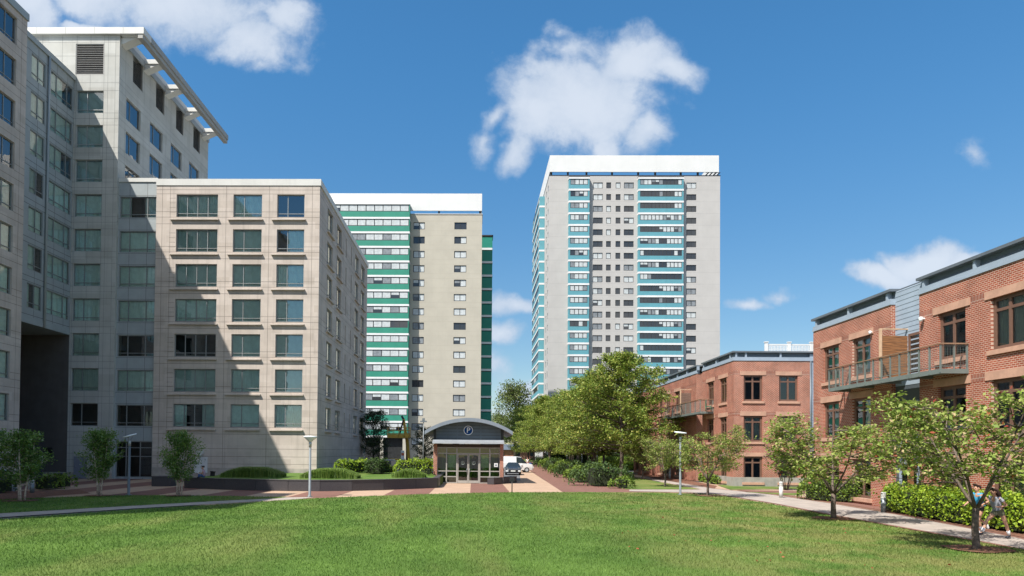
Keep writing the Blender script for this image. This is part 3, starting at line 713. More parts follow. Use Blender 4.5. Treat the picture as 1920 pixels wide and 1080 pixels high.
# ------------------------------------------------------------------ green and beige tower
YG = 131.5; YGB = 129.6
gx1 = at(902.5, 600, YG).x; gxb = at(766, 600, YGB).x; gx0 = at(590, 600, YG).x
P = 27.15*YG/F; gz = at(800, 430, YG).z; ztopw = at(830, 402, YG).z
gt = building('green_tower', 'beige apartment tower with bright green balcony bands behind the stone block', 'building', ((gx0+gx1)/2, YG, 0))
c1 = (at(773.5, 600, YG).x, at(795, 600, YG).x); c2 = (at(850.5, 600, YG).x, at(873.5, 600, YG).x)
ops = []
for k in range(16):
    for a, b in (c1, c2): ops.append((a-gx0, gz-k*P, b-gx0, gz-k*P+1.38))
mb = MB(); facade_mb(mb, gx1-gx0, ztopw, ops, .12, hj=[gz-k*P+1.6 for k in range(16)]+[gz-k*P-.25 for k in range(16)], jw=.035, back=.5)
place_facade(gt, 'front_wall', (gx0, YG, 0), 0, mb, [m_beige, m_bj, m_dark])
for k in range(16):
    for j, (a, b) in enumerate((c1, c2)):
        wwin(gt, (a, YG, gz-k*P), 0, b-a, 1.38, tr_.randint(1, 9), 2, .12)
mb = MB(); mb.box(gx0, YG+.6, 0, gx1-.002, YG+6, ztopw-.05); mb.box(gx0, YG-.1, ztopw, gx1+.1, YG+6.1, ztopw+.12, 1); mb.build('tower_core', [m_beige, m_cap], gt, off=OFF[gt.name])
zs0, zs1 = at(830, 396, YG).z, at(830, 364, YG).z
def screen(parent, x0, y0, x1, y1, z0, z1, t=.25, rear=True):
    mb = MB(); mb.box(x0, y0, z0, x1, y0+t, z1); (mb.box(x0, y1-t, z0, x1, y1, z1) if rear else None); mb.box(x0, y0+t, z0, x0+t, y1-t, z1); mb.box(x1-t, y0+t, z0, x1, y1-t, z1)
    return mb.build('rooftop_screen', m_white, parent, off=OFF[parent.name])
screen(gt, gx0-1, YG-.3, gx1-.05, YG+6.2, zs0, zs1, rear=False)
for p in (647, 710, 766, 823, 900):
    x = at(p, 400, YG).x; mb = MB(); mb.box(x-.16, YG+.1, ztopw+.12, x+.16, YG+.4, zs0+.4); mb.build('screen_post', m_black, gt, off=OFF[gt.name])
# bay at the left
bz = at(700, 437.5, YGB).z
for k in range(-1, 15):
    bay(gt, (gx0, YGB, bz-(k)*P), 0, gxb-gx0, YG-YGB-.02, P, .37, 1.06, .12, 11, tr_.randint(1, 14), m_green, dark=.05)
mb = MB(); z = bz+2*P; mb.box(gx0-.08, YGB-.08, z, gxb+.08, YG-.02, z+.3); mb.build('bay_roof', m_whites, gt, off=OFF[gt.name])
zlo = bz-14*P
mb = MB(); mb.box(gx0+1, YGB+.9, 0, gxb-.1, YG-.03, zlo-.01); mb.build('garage_opening', m_dark, gt, off=OFF[gt.name])
for x in (gxb-.9, gxb-5.2, gxb-9.5): mb = MB(); mb.box(x, YGB+.1, 0, x+.6, YGB+.85, zlo-.005); mb.build('column', m_beige, gt, off=OFF[gt.name])
# bay on the far right flank, seen end on
YGR = 140.; rx1 = at(922, 620, YGR).x; rz_ = at(912, 468.5, YGR).z; PR = 25.4*YGR/F
for k in range(0, 15):
    if rz_-k*PR < 0: break
    bay(gt, (gx1+.01, YGR, rz_-k*PR), 0, rx1-gx1, 3., PR, .42, PR-.6, .12, 2, 1, m_greend, 'flank_bay', win=False)
mb = MB(); z = rz_+PR; mb.box(gx1+.01, YGR-.1, z, rx1+.15, YGR+3, z+.3); mb.build('flank_roof', m_black, gt, off=OFF[gt.name])

# ------------------------------------------------------------------ blue and grey tower
YT = 158.6
tx0 = at(1029., 500, YT).x; tx1 = at(1350, 500, YT).x; Q = 22.2*YT/F; tz = at(1200, 353.3, YT).z; tzt = at(1200, 329.5, YT).z
bt = building('turquoise_tower', 'twenty storey grey apartment tower with turquoise balcony bands and white rooftop screen', 'building', ((tx0+tx1)/2, YT, 0))
NF = 19
cw = [(1111.6, 1129.8, 2), (1136.2, 1145.2, 1), (1153.9, 1163, 1), (1169.4, 1188, 2), (1286.8, 1305.4, 2)]
cw = [(at(a, 500, YT).x, at(b, 500, YT).x, n) for a, b, n in cw]
bays = [(at(1066, 500, YT-1).x, at(1104.6, 500, YT-1).x, 4), (at(1197, 500, YT-1).x, at(1281.5, 500, YT-1).x, 11)]
ops = [(a-tx0, tz-k*Q, b-tx0, tz-k*Q+1.4) for k in range(NF) for a, b, n in cw]
mb = MB(); facade_mb(mb, tx1-tx0, tzt, ops, .12, hj=[tz+1.75]+[tz-k*Q-.35 for k in range(NF)], jw=.04, back=.5)
place_facade(bt, 'front_wall', (tx0, YT, 0), 0, mb, [m_lgrey, m_lgj, m_dark])
for k in range(NF):
    for a, b, n in cw: wwin(bt, (a, YT, tz-k*Q), 0, b-a, 1.4, tr_.randint(1, 12), n, .45)
bz = at(1150, 357.5, YT-1).z
for k in range(-1, NF-1):
    for a, b, n in bays:
        bay(bt, (a, YT-1, bz-k*Q-Q*.0-Q+.0), 0, b-a, .98, Q, .44, .95, .35, n, tr_.randint(1, 16), m_turq, dark=.15 if n == 4 else .4)
for a, b, n in bays:
    z = bz+Q; mb = MB(); mb.box(a-.08, YT-1.08, z, b+.08, YT-.02, z+.42); mb.box(a-.1, YT-1.1, z+.42, b+.1, YT-.02, z+.55, 1); mb.build('bay_roof', [m_whites, m_black], bt, off=OFF[bt.name])
LT2 = 38.
ops = []; sw = []
for y in (1.6, 5.2, 33.):
    for k in range(NF+2): ops.append((LT2-y-1.5, tz-k*Q, LT2-y, tz-k*Q+1.4)); sw.append((YT+y+1.5, tz-k*Q))
mb = MB(); facade_mb(mb, LT2, tzt, ops, .12, hj=[tz+1.75], jw=.04, back=.5)
place_facade(bt, 'side_wall', (tx0, YT+LT2, 0), -H90, mb, [m_lgrey, m_lgj, m_dark])
mb = MB()
for y, z in sw: mb.box(tx0+.06, y-1.5, z, tx0+.11, y, z+1.4)
tag(mb.build('side_windows', m_fglass, bt, off=OFF[bt.name]), kind='stuff')
for k in range(-1, NF):
    bay(bt, (tx0-1.3, YT+30., bz-k*Q-Q), -H90, 20., 1.28, Q, .44, .95, .8, 8, tr_.randint(1, 9), m_turq, 'side_balcony', dark=.6)
mb = MB(); mb.box(tx0+.6, YT+.6, 0, tx1-.003, YT+LT2-.6, tzt-.05); mb.box(tx0-.05, YT-.06, tzt, tx1+.1, YT+LT2, tzt+.12, 1); mb.build('tower_core', [m_lgrey, m_black], bt, off=OFF[bt.name])
zs0, zs1 = at(1200, 323, YT).z, at(1200, 292, YT).z
screen(bt, tx0+.1, YT-.2, tx1-.35, YT+LT2+.2, zs0, zs1)
for p in (1034, 1065, 1100, 1148, 1197, 1229, 1277, 1309):
    x = at(p, 326, YT).x; mb = MB(); mb.box(x-.2, YT+.1, tzt+.12, x+.2, YT+.5, zs0+.4); mb.build('screen_post', m_black, bt, off=OFF[bt.name])
mb = MB(); x = at(1176, 326, YT).x; mb.box(x, YT+3, tzt+.12, x+1.2, YT+4, zs0-.05); mb.build('roof_unit', m_siding, bt, off=OFF[bt.name])
for p in (1319, 1326, 1333, 1340):
    x = at(p, 326, YT).x; mb = MB(); mb.face([(x, YT-.1, tzt+.13), (x+.35, YT-.1, tzt+.13), (x+1.0, YT-.1, zs0), (x+.65, YT-.1, zs0)]); mb.face([(x+.38, YT-.02, tzt+.13), (x+.75, YT-.02, tzt+.13), (x+1.4, YT-.02, zs0), (x+1.03, YT-.02, zs0)], 1); mb.build('roof_brace', [m_white, m_black], bt, off=OFF[bt.name])
# ------------------------------------------------------------------ brick terraces on the right
HEADS = (9.2, 5.84, 2.48); BWH = 2.14; BTOP = 10.4; RTOP = 11.2
def bwindow(parent, loc, rz, w, h=BWH, lint=True):
    f = window(parent, loc, rz, w, h, (.5,), ((.76, 0, 1),), .15, m_brown, m_bglass, br_.choice([-1, -1, 2, 4]), inset=.11)
    # thin inner sash lines
    k = ('lint', round(w, 2))
    if k not in _wm:
        mb = MB(); mb.box(-.3, -.04-.11, h+.0, w+.3, -.003-.11, h+.34); _wm[k] = mb.mesh('lintel', m_lint)
        mb = MB(); mb.box(-.14, -.09-.11, -.2, w+.14, -.11+.14, -.002); _wm[('bsill', round(w, 2))] = mb.mesh('sill', m_lint)
        mb = MB()
        for a, b in ((.15, w/2-.07), (w/2+.07, w-.15)):
            for z0, z1 in ((.15, h*.76-.06), (h*.76+.06, h-.15)):
                t = .035; mb.box(a, .02, z0, a+t, .06, z1); mb.box(b-t, .02, z0, b, .06, z1)
        _wm[('sash', round(w, 2))] = mb.mesh('sash', m_alul)
    link('lintel', _wm[k], f); link('sill', _wm[('bsill', round(w, 2))], f)
    return f
br_ = random.Random(5)
def brick_wall(parent, name, loc, rz, L, wins, rows=(0, 1, 2), w=1.75, sold=True, base=0.):
    """wins: x of window left edges"""
    ops = [(x, HEADS[r]-BWH, x+w, HEADS[r]) for x in wins for r in rows]
    mb = MB(); facade_mb(mb, L, BTOP-base, ops, .16, joint=1, dark=2, z0=base, back=.8)
    if sold:
        for r in rows: mb.face([(0, -.004, HEADS[r]+.02), (L, -.004, HEADS[r]+.02), (L, -.004, HEADS[r]+.32), (0, -.004, HEADS[r]+.32)], 1)
    o = place_facade(parent, name, loc, rz, mb, [m_brick, m_sold, m_dark])
    Rm = Matrix.Rotation(rz, 3, 'Z')
    for x in wins:
        for r in rows: bwindow(parent, Vector(loc)+Rm @ Vector((x, 0, HEADS[r]-BWH)), rz, w)
    return o
def cornice(parent, loc, rz, L, posts, deep=.35, ov=.11, l0=0., l1=0., dz=0.):
    mb = MB()
    mb.box(-.03-l0, -.05, BTOP, L+.03+l1, .3, BTOP+.12); mb.box(-l0, -.03, BTOP+.12, L+l1, .3, BTOP+.3)
    mb.box(-l0+.05, .22, BTOP+.3, L+l1-.05, .4, RTOP-.13, 1); mb.box(-l0+.05, .19, BTOP+.47, L+l1-.05, .24, BTOP+.49, 1)
    o = mb.build('cornice', [m_siding, m_siding2], parent, rel(parent, loc), rz)
    for x in posts:
        mb = MB(); mb.box(x-.07, -.02, BTOP+.3, x+.07, .215, RTOP-.13); q = mb.build('bracket', m_siding, o)
    mb = MB(); mb.box(-ov*.8-l0, -ov, RTOP-.13+dz, L+ov*.8+l1, 1.4, RTOP+dz); mb.build('roof_edge', m_roofm, parent, rel(parent, loc), rz)
m_siding2 = mat('blue_siding_panel', (.13, .165, .20), .5, .06, 1.2)
m_recess_shade = mat('shaded_recess_panel', (.07, .085, .10), .6, .06, 1.2)  # siding colour darkened to stand for the shade below the balcony
def siding(parent, loc, rz, L, z0, z1, step=.24):
    mb = MB(); n = int(math.ceil((z1-z0)/step))
    for i in range(n):
        a = z0+i*step; b = min(a+step, z1)
        mb.face([(0, -.014, a), (L, -.014, a), (L, 0, b), (0, 0, b)]); mb.face([(0, 0, a), (L, 0, a), (L, -.014, a), (0, -.014, a)])
    return mb.build('siding', m_siding, parent, rel(parent, loc), rz)
def balcony(parent, X0, yf, yn, xb, zd, screen_y, screen_x, wood, screen_top, posts):
    """steel balcony along a wall facing -X between yf (far) and yn (near), front edge at xb"""
    mb = MB(); mb.box(xb, yn, zd-.2, xb+.09, yf, zd); mb.box(xb+.09, yn, zd-.2, X0-.01, yn+.09, zd); mb.box(xb+.09, yf-.09, zd-.2, X0-.01, yf, zd); mb.box(xb+.09, yn+.09, zd-.06, X0-.01, yf-.09, zd-.01)
    n = int((yf-yn)/2.2)
    for i in range(1, n): y = yn+(yf-yn)*i/n; mb.box(xb+.09, y-.04, zd-.19, X0-.01, y+.04, zd-.061)
    b = mb.build('balcony', m_rail, parent, off=OFF[parent.name])
    for i in range(posts+1):
        y = yn+.04+(yf-yn-.08)*i/posts; mb = MB(); mb.box(xb-.012, y-.03, zd-.16, xb+.05, y+.03, zd+1.04); mb.build('rail_post', m_rail, b, off=OFF[parent.name])
    for y in (yn+.04, yf-.04): mb = MB(); mb.box(X0-.08, y-.025, zd, X0-.02, y+.025, zd+1.04); mb.box((xb+X0)/2-.02, y-.025, zd, (xb+X0)/2+.02, y+.025, zd+1.04); mb.build('rail_post', m_rail, b, off=OFF[parent.name])
    mb = MB(); mb.box(xb-.04, yn-.02, zd+1.06, xb+.06, yf+.02, zd+1.105); mb.box(xb+.07, yn-.02, zd+1.06, X0-.02, yn+.08, zd+1.12); mb.box(xb+.07, yf-.08, zd+1.06, X0-.02, yf+.02, zd+1.12); mb.build('handrail', m_woodr, b, off=OFF[parent.name])
    mb = MB()
    for z in (.1, .98): mb.box(xb+.005, yn+.02, zd+z, xb+.03, yf-.02, zd+z+.03); mb.box(xb+.03, yn+.03, zd+z, X0-.03, yn+.05, zd+z+.03); mb.box(xb+.03, yf-.05, zd+z, X0-.03, yf-.03, zd+z+.03)
    t = .0028
    z = .18
    while z < .96: mb.box(xb+.012, yn+.02, zd+z, xb+.012+2*t, yf-.02, zd+z+2*t); mb.box(xb+.03, yn+.036, zd+z, X0-.03, yn+.036+2*t, zd+z+2*t); z += .11
    y = yn+.1
    while y < yf: mb.box(xb+.013, y, zd+.13, xb+.013+2*t, y+2*t, zd+.98); y += .11
    x = xb+.1
    while x < X0: mb.box(x, yn+.037, zd+.13, x+2*t, yn+.037+2*t, zd+.98); x += .11
    mb.build('rail_mesh', m_rail, b, off=OFF[parent.name])
    s0, s1 = screen_x
    mb = MB(); zz = zd+.12; i = 0
    while zz < screen_top-.40: mb.box(s0+.09, screen_y-.02+.003*(i % 2), zz, s1-.09, screen_y+.02, min(zz+.165, screen_top-.30)); zz += .172; i += 1
    sc = mb.build('privacy_screen', wood, parent, off=OFF[parent.name])
    mb = MB(); mb.box(s0, screen_y-.06, zd, s0+.1, screen_y+.06, screen_top); mb.box(s1-.1, screen_y-.06, zd, s1, screen_y+.06, screen_top); mb.box(s0+.1, screen_y-.055, screen_top-.06, s1-.1, screen_y+.055, screen_top-.001); mb.build('screen_frame', m_woodp, sc, off=OFF[parent.name])
    return b
# nearer terrace: wall facing the lawn in the plane x = XA
XA = 21.3
def ya(px, py=650): return atX(px, py, XA).y
bn = building('brick_terrace', 'red brick terrace house with a long steel balcony and warm wooden privacy screen', 'house', (XA+4, 32, 0))
y0, y1, y2, y3 = ya(1525), ya(1671), ya(1724), 16.
brick_wall(bn, 'brick_wall', (XA, y0, 0), -H90, y0-y1, [y0-ya(1544), y0-ya(1598)])
brick_wall(bn, 'brick_wall', (XA, y2, 0), -H90, y2-y3, [y2-ya(1759), y2-ya(1858), y2-ya(1858)+4.6, y2-ya(1858)+8.2])
cornice(bn, (XA, y0, 0), -H90, y0-y1, [.35, (y0-y1)/2, y0-y1-.35]); cornice(bn, (XA, y2, 0), -H90, y2-y3, [.3, 3.6, 6.8, 10., 13.], dz=.004)
siding(bn, (XA+.22, y1, 0), -H90, y1-y2, 6.2, RTOP-.14); 
mb = MB(); mb.face([(0, 0, 0), (y1-y2, 0, 0), (y1-y2, 0, 6.2), (0, 0, 6.2)]); mb.build('recess_wall', m_recess_shade, bn, rel(bn, (XA+.22, y1, 0)), -H90)
mb = MB(); mb.box(XA+.4, y2-.3, RTOP-.131, XA+1.6, y1+.3, RTOP-.004); mb.build('roof_edge', m_roofm, bn, off=OFF[bn.name])
for a, d in ((y1, -1), (y2, 1)):
    mb = MB(); mb.face([(XA, a, 0), (XA+.22, a, 0), (XA+.22, a, BTOP), (XA, a, BTOP)]); mb.build('return_wall', m_brickx if 'm_brickx' in globals() else m_brick, bn, off=OFF[bn.name])
mb = MB(); mb.face([(XA, y0, 0), (XA+9, y0, 0), (XA+9, y0, BTOP), (XA, y0, BTOP)]); mb.face([(XA+.35, y0, BTOP), (XA+9, y0, BTOP), (XA+9, y0, RTOP-.14), (XA+.35, y0, RTOP-.14)], 0); mb.build('end_wall', m_siding2, bn, off=OFF[bn.name])
mb = MB(); mb.face([(XA+1.3, y3, RTOP-.05), (XA+9, y3, RTOP-.05), (XA+9, y0, RTOP-.05), (XA+1.3, y0, RTOP-.05)]); mb.build('flat_roof', m_roofm, bn, off=OFF[bn.name])
# glazed doors in the recess, one on each storey
for z, h in ((6.5, 2.2), (3.1, 2.3), (.1, 2.3)):
    window(bn, (XA+.18, y1-(.35 if z < 6 else y1-y2-1.1), z), -H90, 1.5 if z < 6 else .95, h, (.5,) if z < 6 else (), (), .13, m_siding if z < 6 else m_brown, m_bglass, -1, name='glazed_door', inset=-.02)
XBN = 20.1
bal = balcony(bn, XA, 39.0, 29.7, XBN, 6.46, 34.2, (20.14, 21.85), m_wood, 9.0, 13)
q = atX(1733, 598, XA); mb = MB(); mb.lathe([(.04, -.12), (.09, -.09), (.09, .08), (.04, .1)], (-.16, 0, 0), 12); mb.box(-.2, -.05, -.02, -.003, .05, .05)
mb.build('wall_lamp', m_lampw, bn, rel(bn, q))
q = atX(1636, 623, XA); mb = MB(); mb.lathe([(.03, -.1), (.07, -.08), (.07, .06), (.03, .08)], (-.13, 0, 0), 12); mb.box(-.16, -.04, -.02, -.003, .04, .05); mb.build('wall_lamp', m_lampw, bn, rel(bn, q))
# timber porch post with a brace at the entrance
mb = MB(); mb.box(20.35, 32.2, 0, 20.53, 32.38, 2.9); mb.box(20.53, 32.22, 2.7, 21.9, 32.36, 2.86); mb.tube([(20.5, 32.29, 2.0), (21.2, 32.29, 2.72)], .05, 6); pp = mb.build('porch_post', m_wood, bn, off=OFF[bn.name])
# ---- farther terrace
XF = 21.5; YF = 56.8
def yf_(px, py=720): return atX(px, py, XF).y
bf = building('brick_terrace', 'red brick corner house with blue cornice and a white lattice rooftop fence', 'house', (XF+4, YF+8, 0))
xr = at(1518.5, 780, YF).x; x0_ = XF
wl = [at(1394.5, 780, YF).x-x0_, at(1461, 780, YF).x-x0_]
brick_wall(bf, 'front_wall', (x0_, YF, 0), 0, xr-x0_, wl, w=at(1429.5, 780, YF).x-at(1394.5, 780, YF).x, base=.75)
mb = MB(); mb.box(x0_-.02, YF-.03, 0, xr, YF+.2, .75); mb.box(x0_-.03, YF+.2, 0, x0_+.2, YF+7, .75); mb.build('plinth', m_conc, bf, off=OFF[bf.name])
cornice(bf, (x0_, YF, 0), 0, xr-x0_, [.2, 1.0, 3.85, 6.7], l1=.6)
siding(bf, (xr, YF+.03, 0), 0, .75, 0, RTOP-.2)
mb = MB(); mb.tube([(xr+.06, YF-.06, 0), (xr+.06, YF-.06, BTOP)], .05, 8); mb.build('drainpipe', m_roofm, bf, off=OFF[bf.name])
s1, s2, s3 = yf_(1317), yf_(1306), 92.
brick_wall(bf, 'side_wall', (XF, s1, 0), -H90, s1-YF, [s1-yf_(1326.5), s1-yf_(1349.5)], w=1.6, base=.75)
brick_wall(bf, 'side_wall', (XF, s3, 0), -H90, s3-s2, [s3-yf_(1235), s3-yf_(1248.), s3-yf_(1266), s3-87, s3-91], w=1.6)
cornice(bf, (XF, s1, 0), -H90, s1-YF, [.3, 3.6, 6.9], dz=.004); cornice(bf, (XF, s3, 0), -H90, s3-s2, [.3+3.2*i for i in range(9)], dz=.008)
siding(bf, (XF+.9, s2+.0, 0), -H90, s2-s1, 0, RTOP-.14)
mb = MB(); mb.box(XF+.4, s1-.3, RTOP-.135, XF+1.6, s2+.3, RTOP-.01); mb.build('roof_edge', m_roofm, bf, off=OFF[bf.name])
mb = MB()
for a in (s1, s2): mb.face([(XF, a, 0), (XF+.9, a, 0), (XF+.9, a, BTOP), (XF, a, BTOP)])
mb.build('return_wall', m_brick, bf, off=OFF[bf.name])
mb = MB(); mb.face([(XF+1.3, YF+1.3, RTOP-.05), (xr+.7, YF+1.3, RTOP-.05), (xr+.7, s3, RTOP-.05), (XF+1.3, s3, RTOP-.05)]); mb.face([(xr+.7, YF, 0), (xr+.7, s3, 0), (xr+.7, s3, RTOP-.06), (xr+.7, YF, RTOP-.06)]); mb.build('flat_roof', m_roofm, bf, off=OFF[bf.name])
balcony(bf, XF, yf_(1261, 765), yf_(1338, 765), XF-1.2, 6.46, yf_(1296), (XF-1.1, XF+.3), m_woodd, 9.0, 9)
# white lattice fence round the roof deck
YR = 60.5; a0, a1 = at(1435, 655, YR).x, at(1524, 655, YR).x; zr0, zr1 = RTOP-.05, at(1480, 645, YR).z
mb = MB(); mb.box(a0, YR, zr1-.1, a1, YR+.06, zr1); mb.box(a0, YR, zr0, a1, YR+.06, zr0+.28)
x = a0
while x < a1: mb.box(x, YR+.015, zr0+.28, x+.05, YR+.045, zr1-.1); x += .13
z = zr0+.36
while z < zr1-.1: mb.box(a0, YR+.012, z, a1, YR+.048, z+.04); z += .12
fn = mb.build('roof_fence', m_white, bf, off=OFF[bf.name])
for p in (1437, 1480, 1522): x = at(p, 655, YR).x; mb = MB(); mb.box(x-.13, YR-.05, zr0, x+.13, YR+.12, zr1+.12); mb.box(x-.17, YR-.09, zr1+.12, x+.17, YR+.16, zr1+.2); mb.build('fence_post', m_white, fn, off=OFF[bf.name])
mb = MB(); p = [at(1488, 656, 62).x, at(1524, 656, 62).x]; mb.face([(p[0], 62, zr0), (p[1]+2, 62, zr0), (p[1]+2, 62, zr1+.0), (p[1], 62, zr1-.25)]); mb.face([(p[0], 62, zr0), (p[0], 66, zr0), (p[1], 66, zr1-.25), (p[1], 62, zr1-.25)]); mb.build('stair_hatch', m_white, bf, off=OFF[bf.name])
# ------------------------------------------------------------------ the parking garage kiosk
YP = 57.5
kx0, kx1 = at(812.5, 870, YP).x, at(944, 870, YP).x; kc = (kx0+kx1)/2
ko = Vector((kc, YP, 0)); ks = building('parking_kiosk', 'glass fronted parking entrance kiosk with curved grey roof and round P sign', 'kiosk', ko)
def kz(y): return at(878, y, YP).z
def kx(p): return at(p, 870, YP).x - kc
def kb(name, mb, m, par=None): return mb.build(name, m, par or ks)
m_kgrey = mat('kiosk_siding', (.085, .105, .125), .5, .08, 1.5, streak=.1)
m_kroof = mat('kiosk_roof_metal', (.22, .25, .29), .45, .06, 2, metal=.2)
m_kcan = mat('kiosk_canopy_metal', (.40, .42, .45), .45, .06, 2, metal=.2)
m_kfr = mat('kiosk_frame', (.33, .31, .275), .5, .06, 3)
m_lime = mat('lime_green_wall', (.30, .52, .06), .7, .1, 2)
m_kglass = glassmat('kiosk_glass', (.42, .58, .33), .03)
m_tile = mat('pale_floor', (.3, .28, .25), .6, .1)
m_brickx = brickmat('red_brick_side', (.39, .098, .050), (.285, .070, .038), (.56, .41, .325))
DK = 9.5; g0, g1 = kx(819.5), kx(937.5); zc0, zc1 = kz(832), kz(825); zg = kz(838.5)
for a, b in ((kx0-kc, g0), (g1, kx1-kc)):
    mb = MB(); mb.box(a, -.02, 0, b, .7, zc0-.02); kb('brick_pier', mb, m_brick)
mb = MB(); mb.box(kx0-kc-.02, -.06, 0, g0+.02, .72, .55); kb('pier_base', mb, m_granite); mb = MB(); mb.box(g1-.02, -.06, 0, kx1-kc+.02, .72, .55); kb('pier_base', mb, m_granite)
mb = MB(); mb.box(kx0-kc+.1, .7, 0, kx0-kc+.35, DK, 3.4); mb.box(kx1-kc-.35, .7, 0, kx1-kc-.1, DK, 3.4); mb.box(kx0-kc+.35, DK-.3, 0, kx1-kc-.35, DK, 3.4); kb('side_wall', mb, m_brickx)
mb = MB(); mb.box(kx0-kc+.36, 3.6, 0, kx1-kc-.36, 3.8, 3.0); mb.box(-1.0, 3.3, 0, -.1, 3.6, 2.2, 1); mb.box(.3, 3.2, 0, 1.2, 3.6, 2.3, 1); kb('interior_wall', mb, [m_lime, m_black])
for x in (-2.2, 2.15):
    mb = MB(); mb.lathe([(.17, 0), (.17, 3.)], (x, 1.6, 0), 16); kb('interior_column', mb, mat('pale_green_column', (.35, .45, .22), .6))
mb = MB(); mb.box(kx0-kc+.36, .2, .0, kx1-kc-.36, 3.6, .02); mb.box(kx0-kc+.36, .2, 2.98, kx1-kc-.36, 3.6, 3.0); kb('interior_floor', mb, m_tile)
# storefront
mb = MB(); mb.box(g0, .0, zg, g1, .5, zc0-.021); kb('lintel', mb, mat('shaded_brown_lintel', (.04, .026, .022), .7))  # brown lintel, the canopy's shadow darkened into its colour
mull = [g0, kx(837), kx(856.5), kx(899.5), kx(918.5), g1]; zt = kz(850.3); z1_, z2_ = kz(883.5), kz(894)
mb = MB(); t = .05
for x in mull: mb.box(x-t, .1, 0, x+t, .22, zg)
for a, b in zip(mull, mull[1:]):
    for z in ((0.04, zt, zg-.05, z1_, z2_) if not (a == mull[2]) else (zt, zg-.05)): mb.box(a+t, .105, z-.04, b-t, .215, z+.04)
kb('storefront_frame', mb, m_kfr)
for a, b in zip(mull, mull[1:]):
    z0 = zt if a == mull[2] else 0
    mb = MB(); mb.face([(a, .16, z0), (b, .16, z0), (b, .16, zg), (a, .16, zg)]); kb('pane', mb, m_kglass)
m_decal = mat('frosted_decal', (.33, .38, .33), .7)
for a, b, hx in ((mull[2]+t, (mull[2]+mull[3])/2, 1), ((mull[2]+mull[3])/2, mull[3]-t, -1)):
    mb = MB(); s = .085
    mb.box(a+.01, .12, .02, a+s, .2, zt-.05); mb.box(b-s, .12, .02, b-.01, .2, zt-.05); mb.box(a+s, .122, zt-.05-s, b-s, .198, zt-.05); mb.box(a+s, .122, .02, b-s, .198, .24); mb.box(a+s, .123, z1_-.03, b-s, .197, z1_+.03)
    d = kb('door', mb, m_kfr)
    mb = MB(); mb.face([(a+s, .16, .2), (b-s, .16, .2), (b-s, .16, zt-.1), (a+s, .16, zt-.1)]); kb('pane', mb, m_kglass, d)
    mb = MB(); x = b-.12 if hx > 0 else a+.12; mb.tube([(x, .06, .85), (x, .06, 1.25)], .02, 8); kb('handle', mb, m_steel, d)
    cx, cz, r = (a+b)/2, kz(868), .15
    mb = MB(); n = 20
    for i in range(n):
        p, q = 2*math.pi*i/n, 2*math.pi*(i+1)/n
        mb.face([(cx+r*math.cos(p), .115, cz+r*math.sin(p)), (cx+r*math.cos(q), .115, cz+r*math.sin(q)), (cx+.8*r*math.cos(q), .115, cz+.8*r*math.sin(q)), (cx+.8*r*math.cos(p), .115, cz+.8*r*math.sin(p))])
    kb('door_decal', mb, m_decal, d)
def letter(ch, size, m, parent, loc, name, ext=.012):
    cu = bpy.data.curves.new(name, 'FONT'); cu.body = ch; cu.size = size; cu.align_x = 'CENTER'; cu.align_y = 'CENTER'; cu.extrude = ext; cu.offset = .012*size
    tmp = bpy.data.objects.new('tmp', cu); COL.objects.link(tmp); bpy.context.view_layer.update()
    me = bpy.data.meshes.new_from_object(tmp.evaluated_get(bpy.context.evaluated_depsgraph_get())); bpy.data.objects.remove(tmp)
    me.transform(Matrix.Rotation(H90, 4, 'X')); me.materials.clear(); me.materials.append(m)
    return link(name, me, parent, loc)
for d in [o for o in ks.children if o.name.startswith('door')]:
    dc = [c for c in d.children if c.name.startswith('door_decal')][0]
    xs = [v.co.x for v in dc.data.vertices]; letter('P', .2, m_decal, d, ((min(xs)+max(xs))/2, .116, kz(868)), 'door_letter', .001)
# posters and notice behind the glass
m_post = mat('poster_print', (.50, .62, .42), .7, .25, 9); m_paper = mat('poster_paper', (.72, .76, .72), .7, .12, 14)
for a, b in ((840.5, 853.5), (902.5, 915.5)):
    mb = MB(); mb.box(kx(a)-.03, .245, kz(877), kx(b)+.03, .265, kz(853), 0); mb.box(kx(a)+.08, .243, kz(868), kx(b)-.05, .2449, kz(854), 1)
    for i in range(9): mb.box(kx(a)+.14, .2415, kz(867)+.055*i, kx(b)-.12-.04*(i % 3), .2425, kz(867)+.055*i+.016, 2)
    mb.box(kx(a)+.1, .2425, kz(881), kx(b)-.15, .2445, kz(878.5), 2)
    kb('poster', mb, [m_post, m_paper, m_alul])
mb = MB(); mb.box(kx(926.5), .06, kz(875), kx(933.5), .09, kz(868)); mb.box(kx(928), .055, kz(873), kx(932), .059, kz(870.5), 1); kb('notice', mb, [m_white, m_siding2])
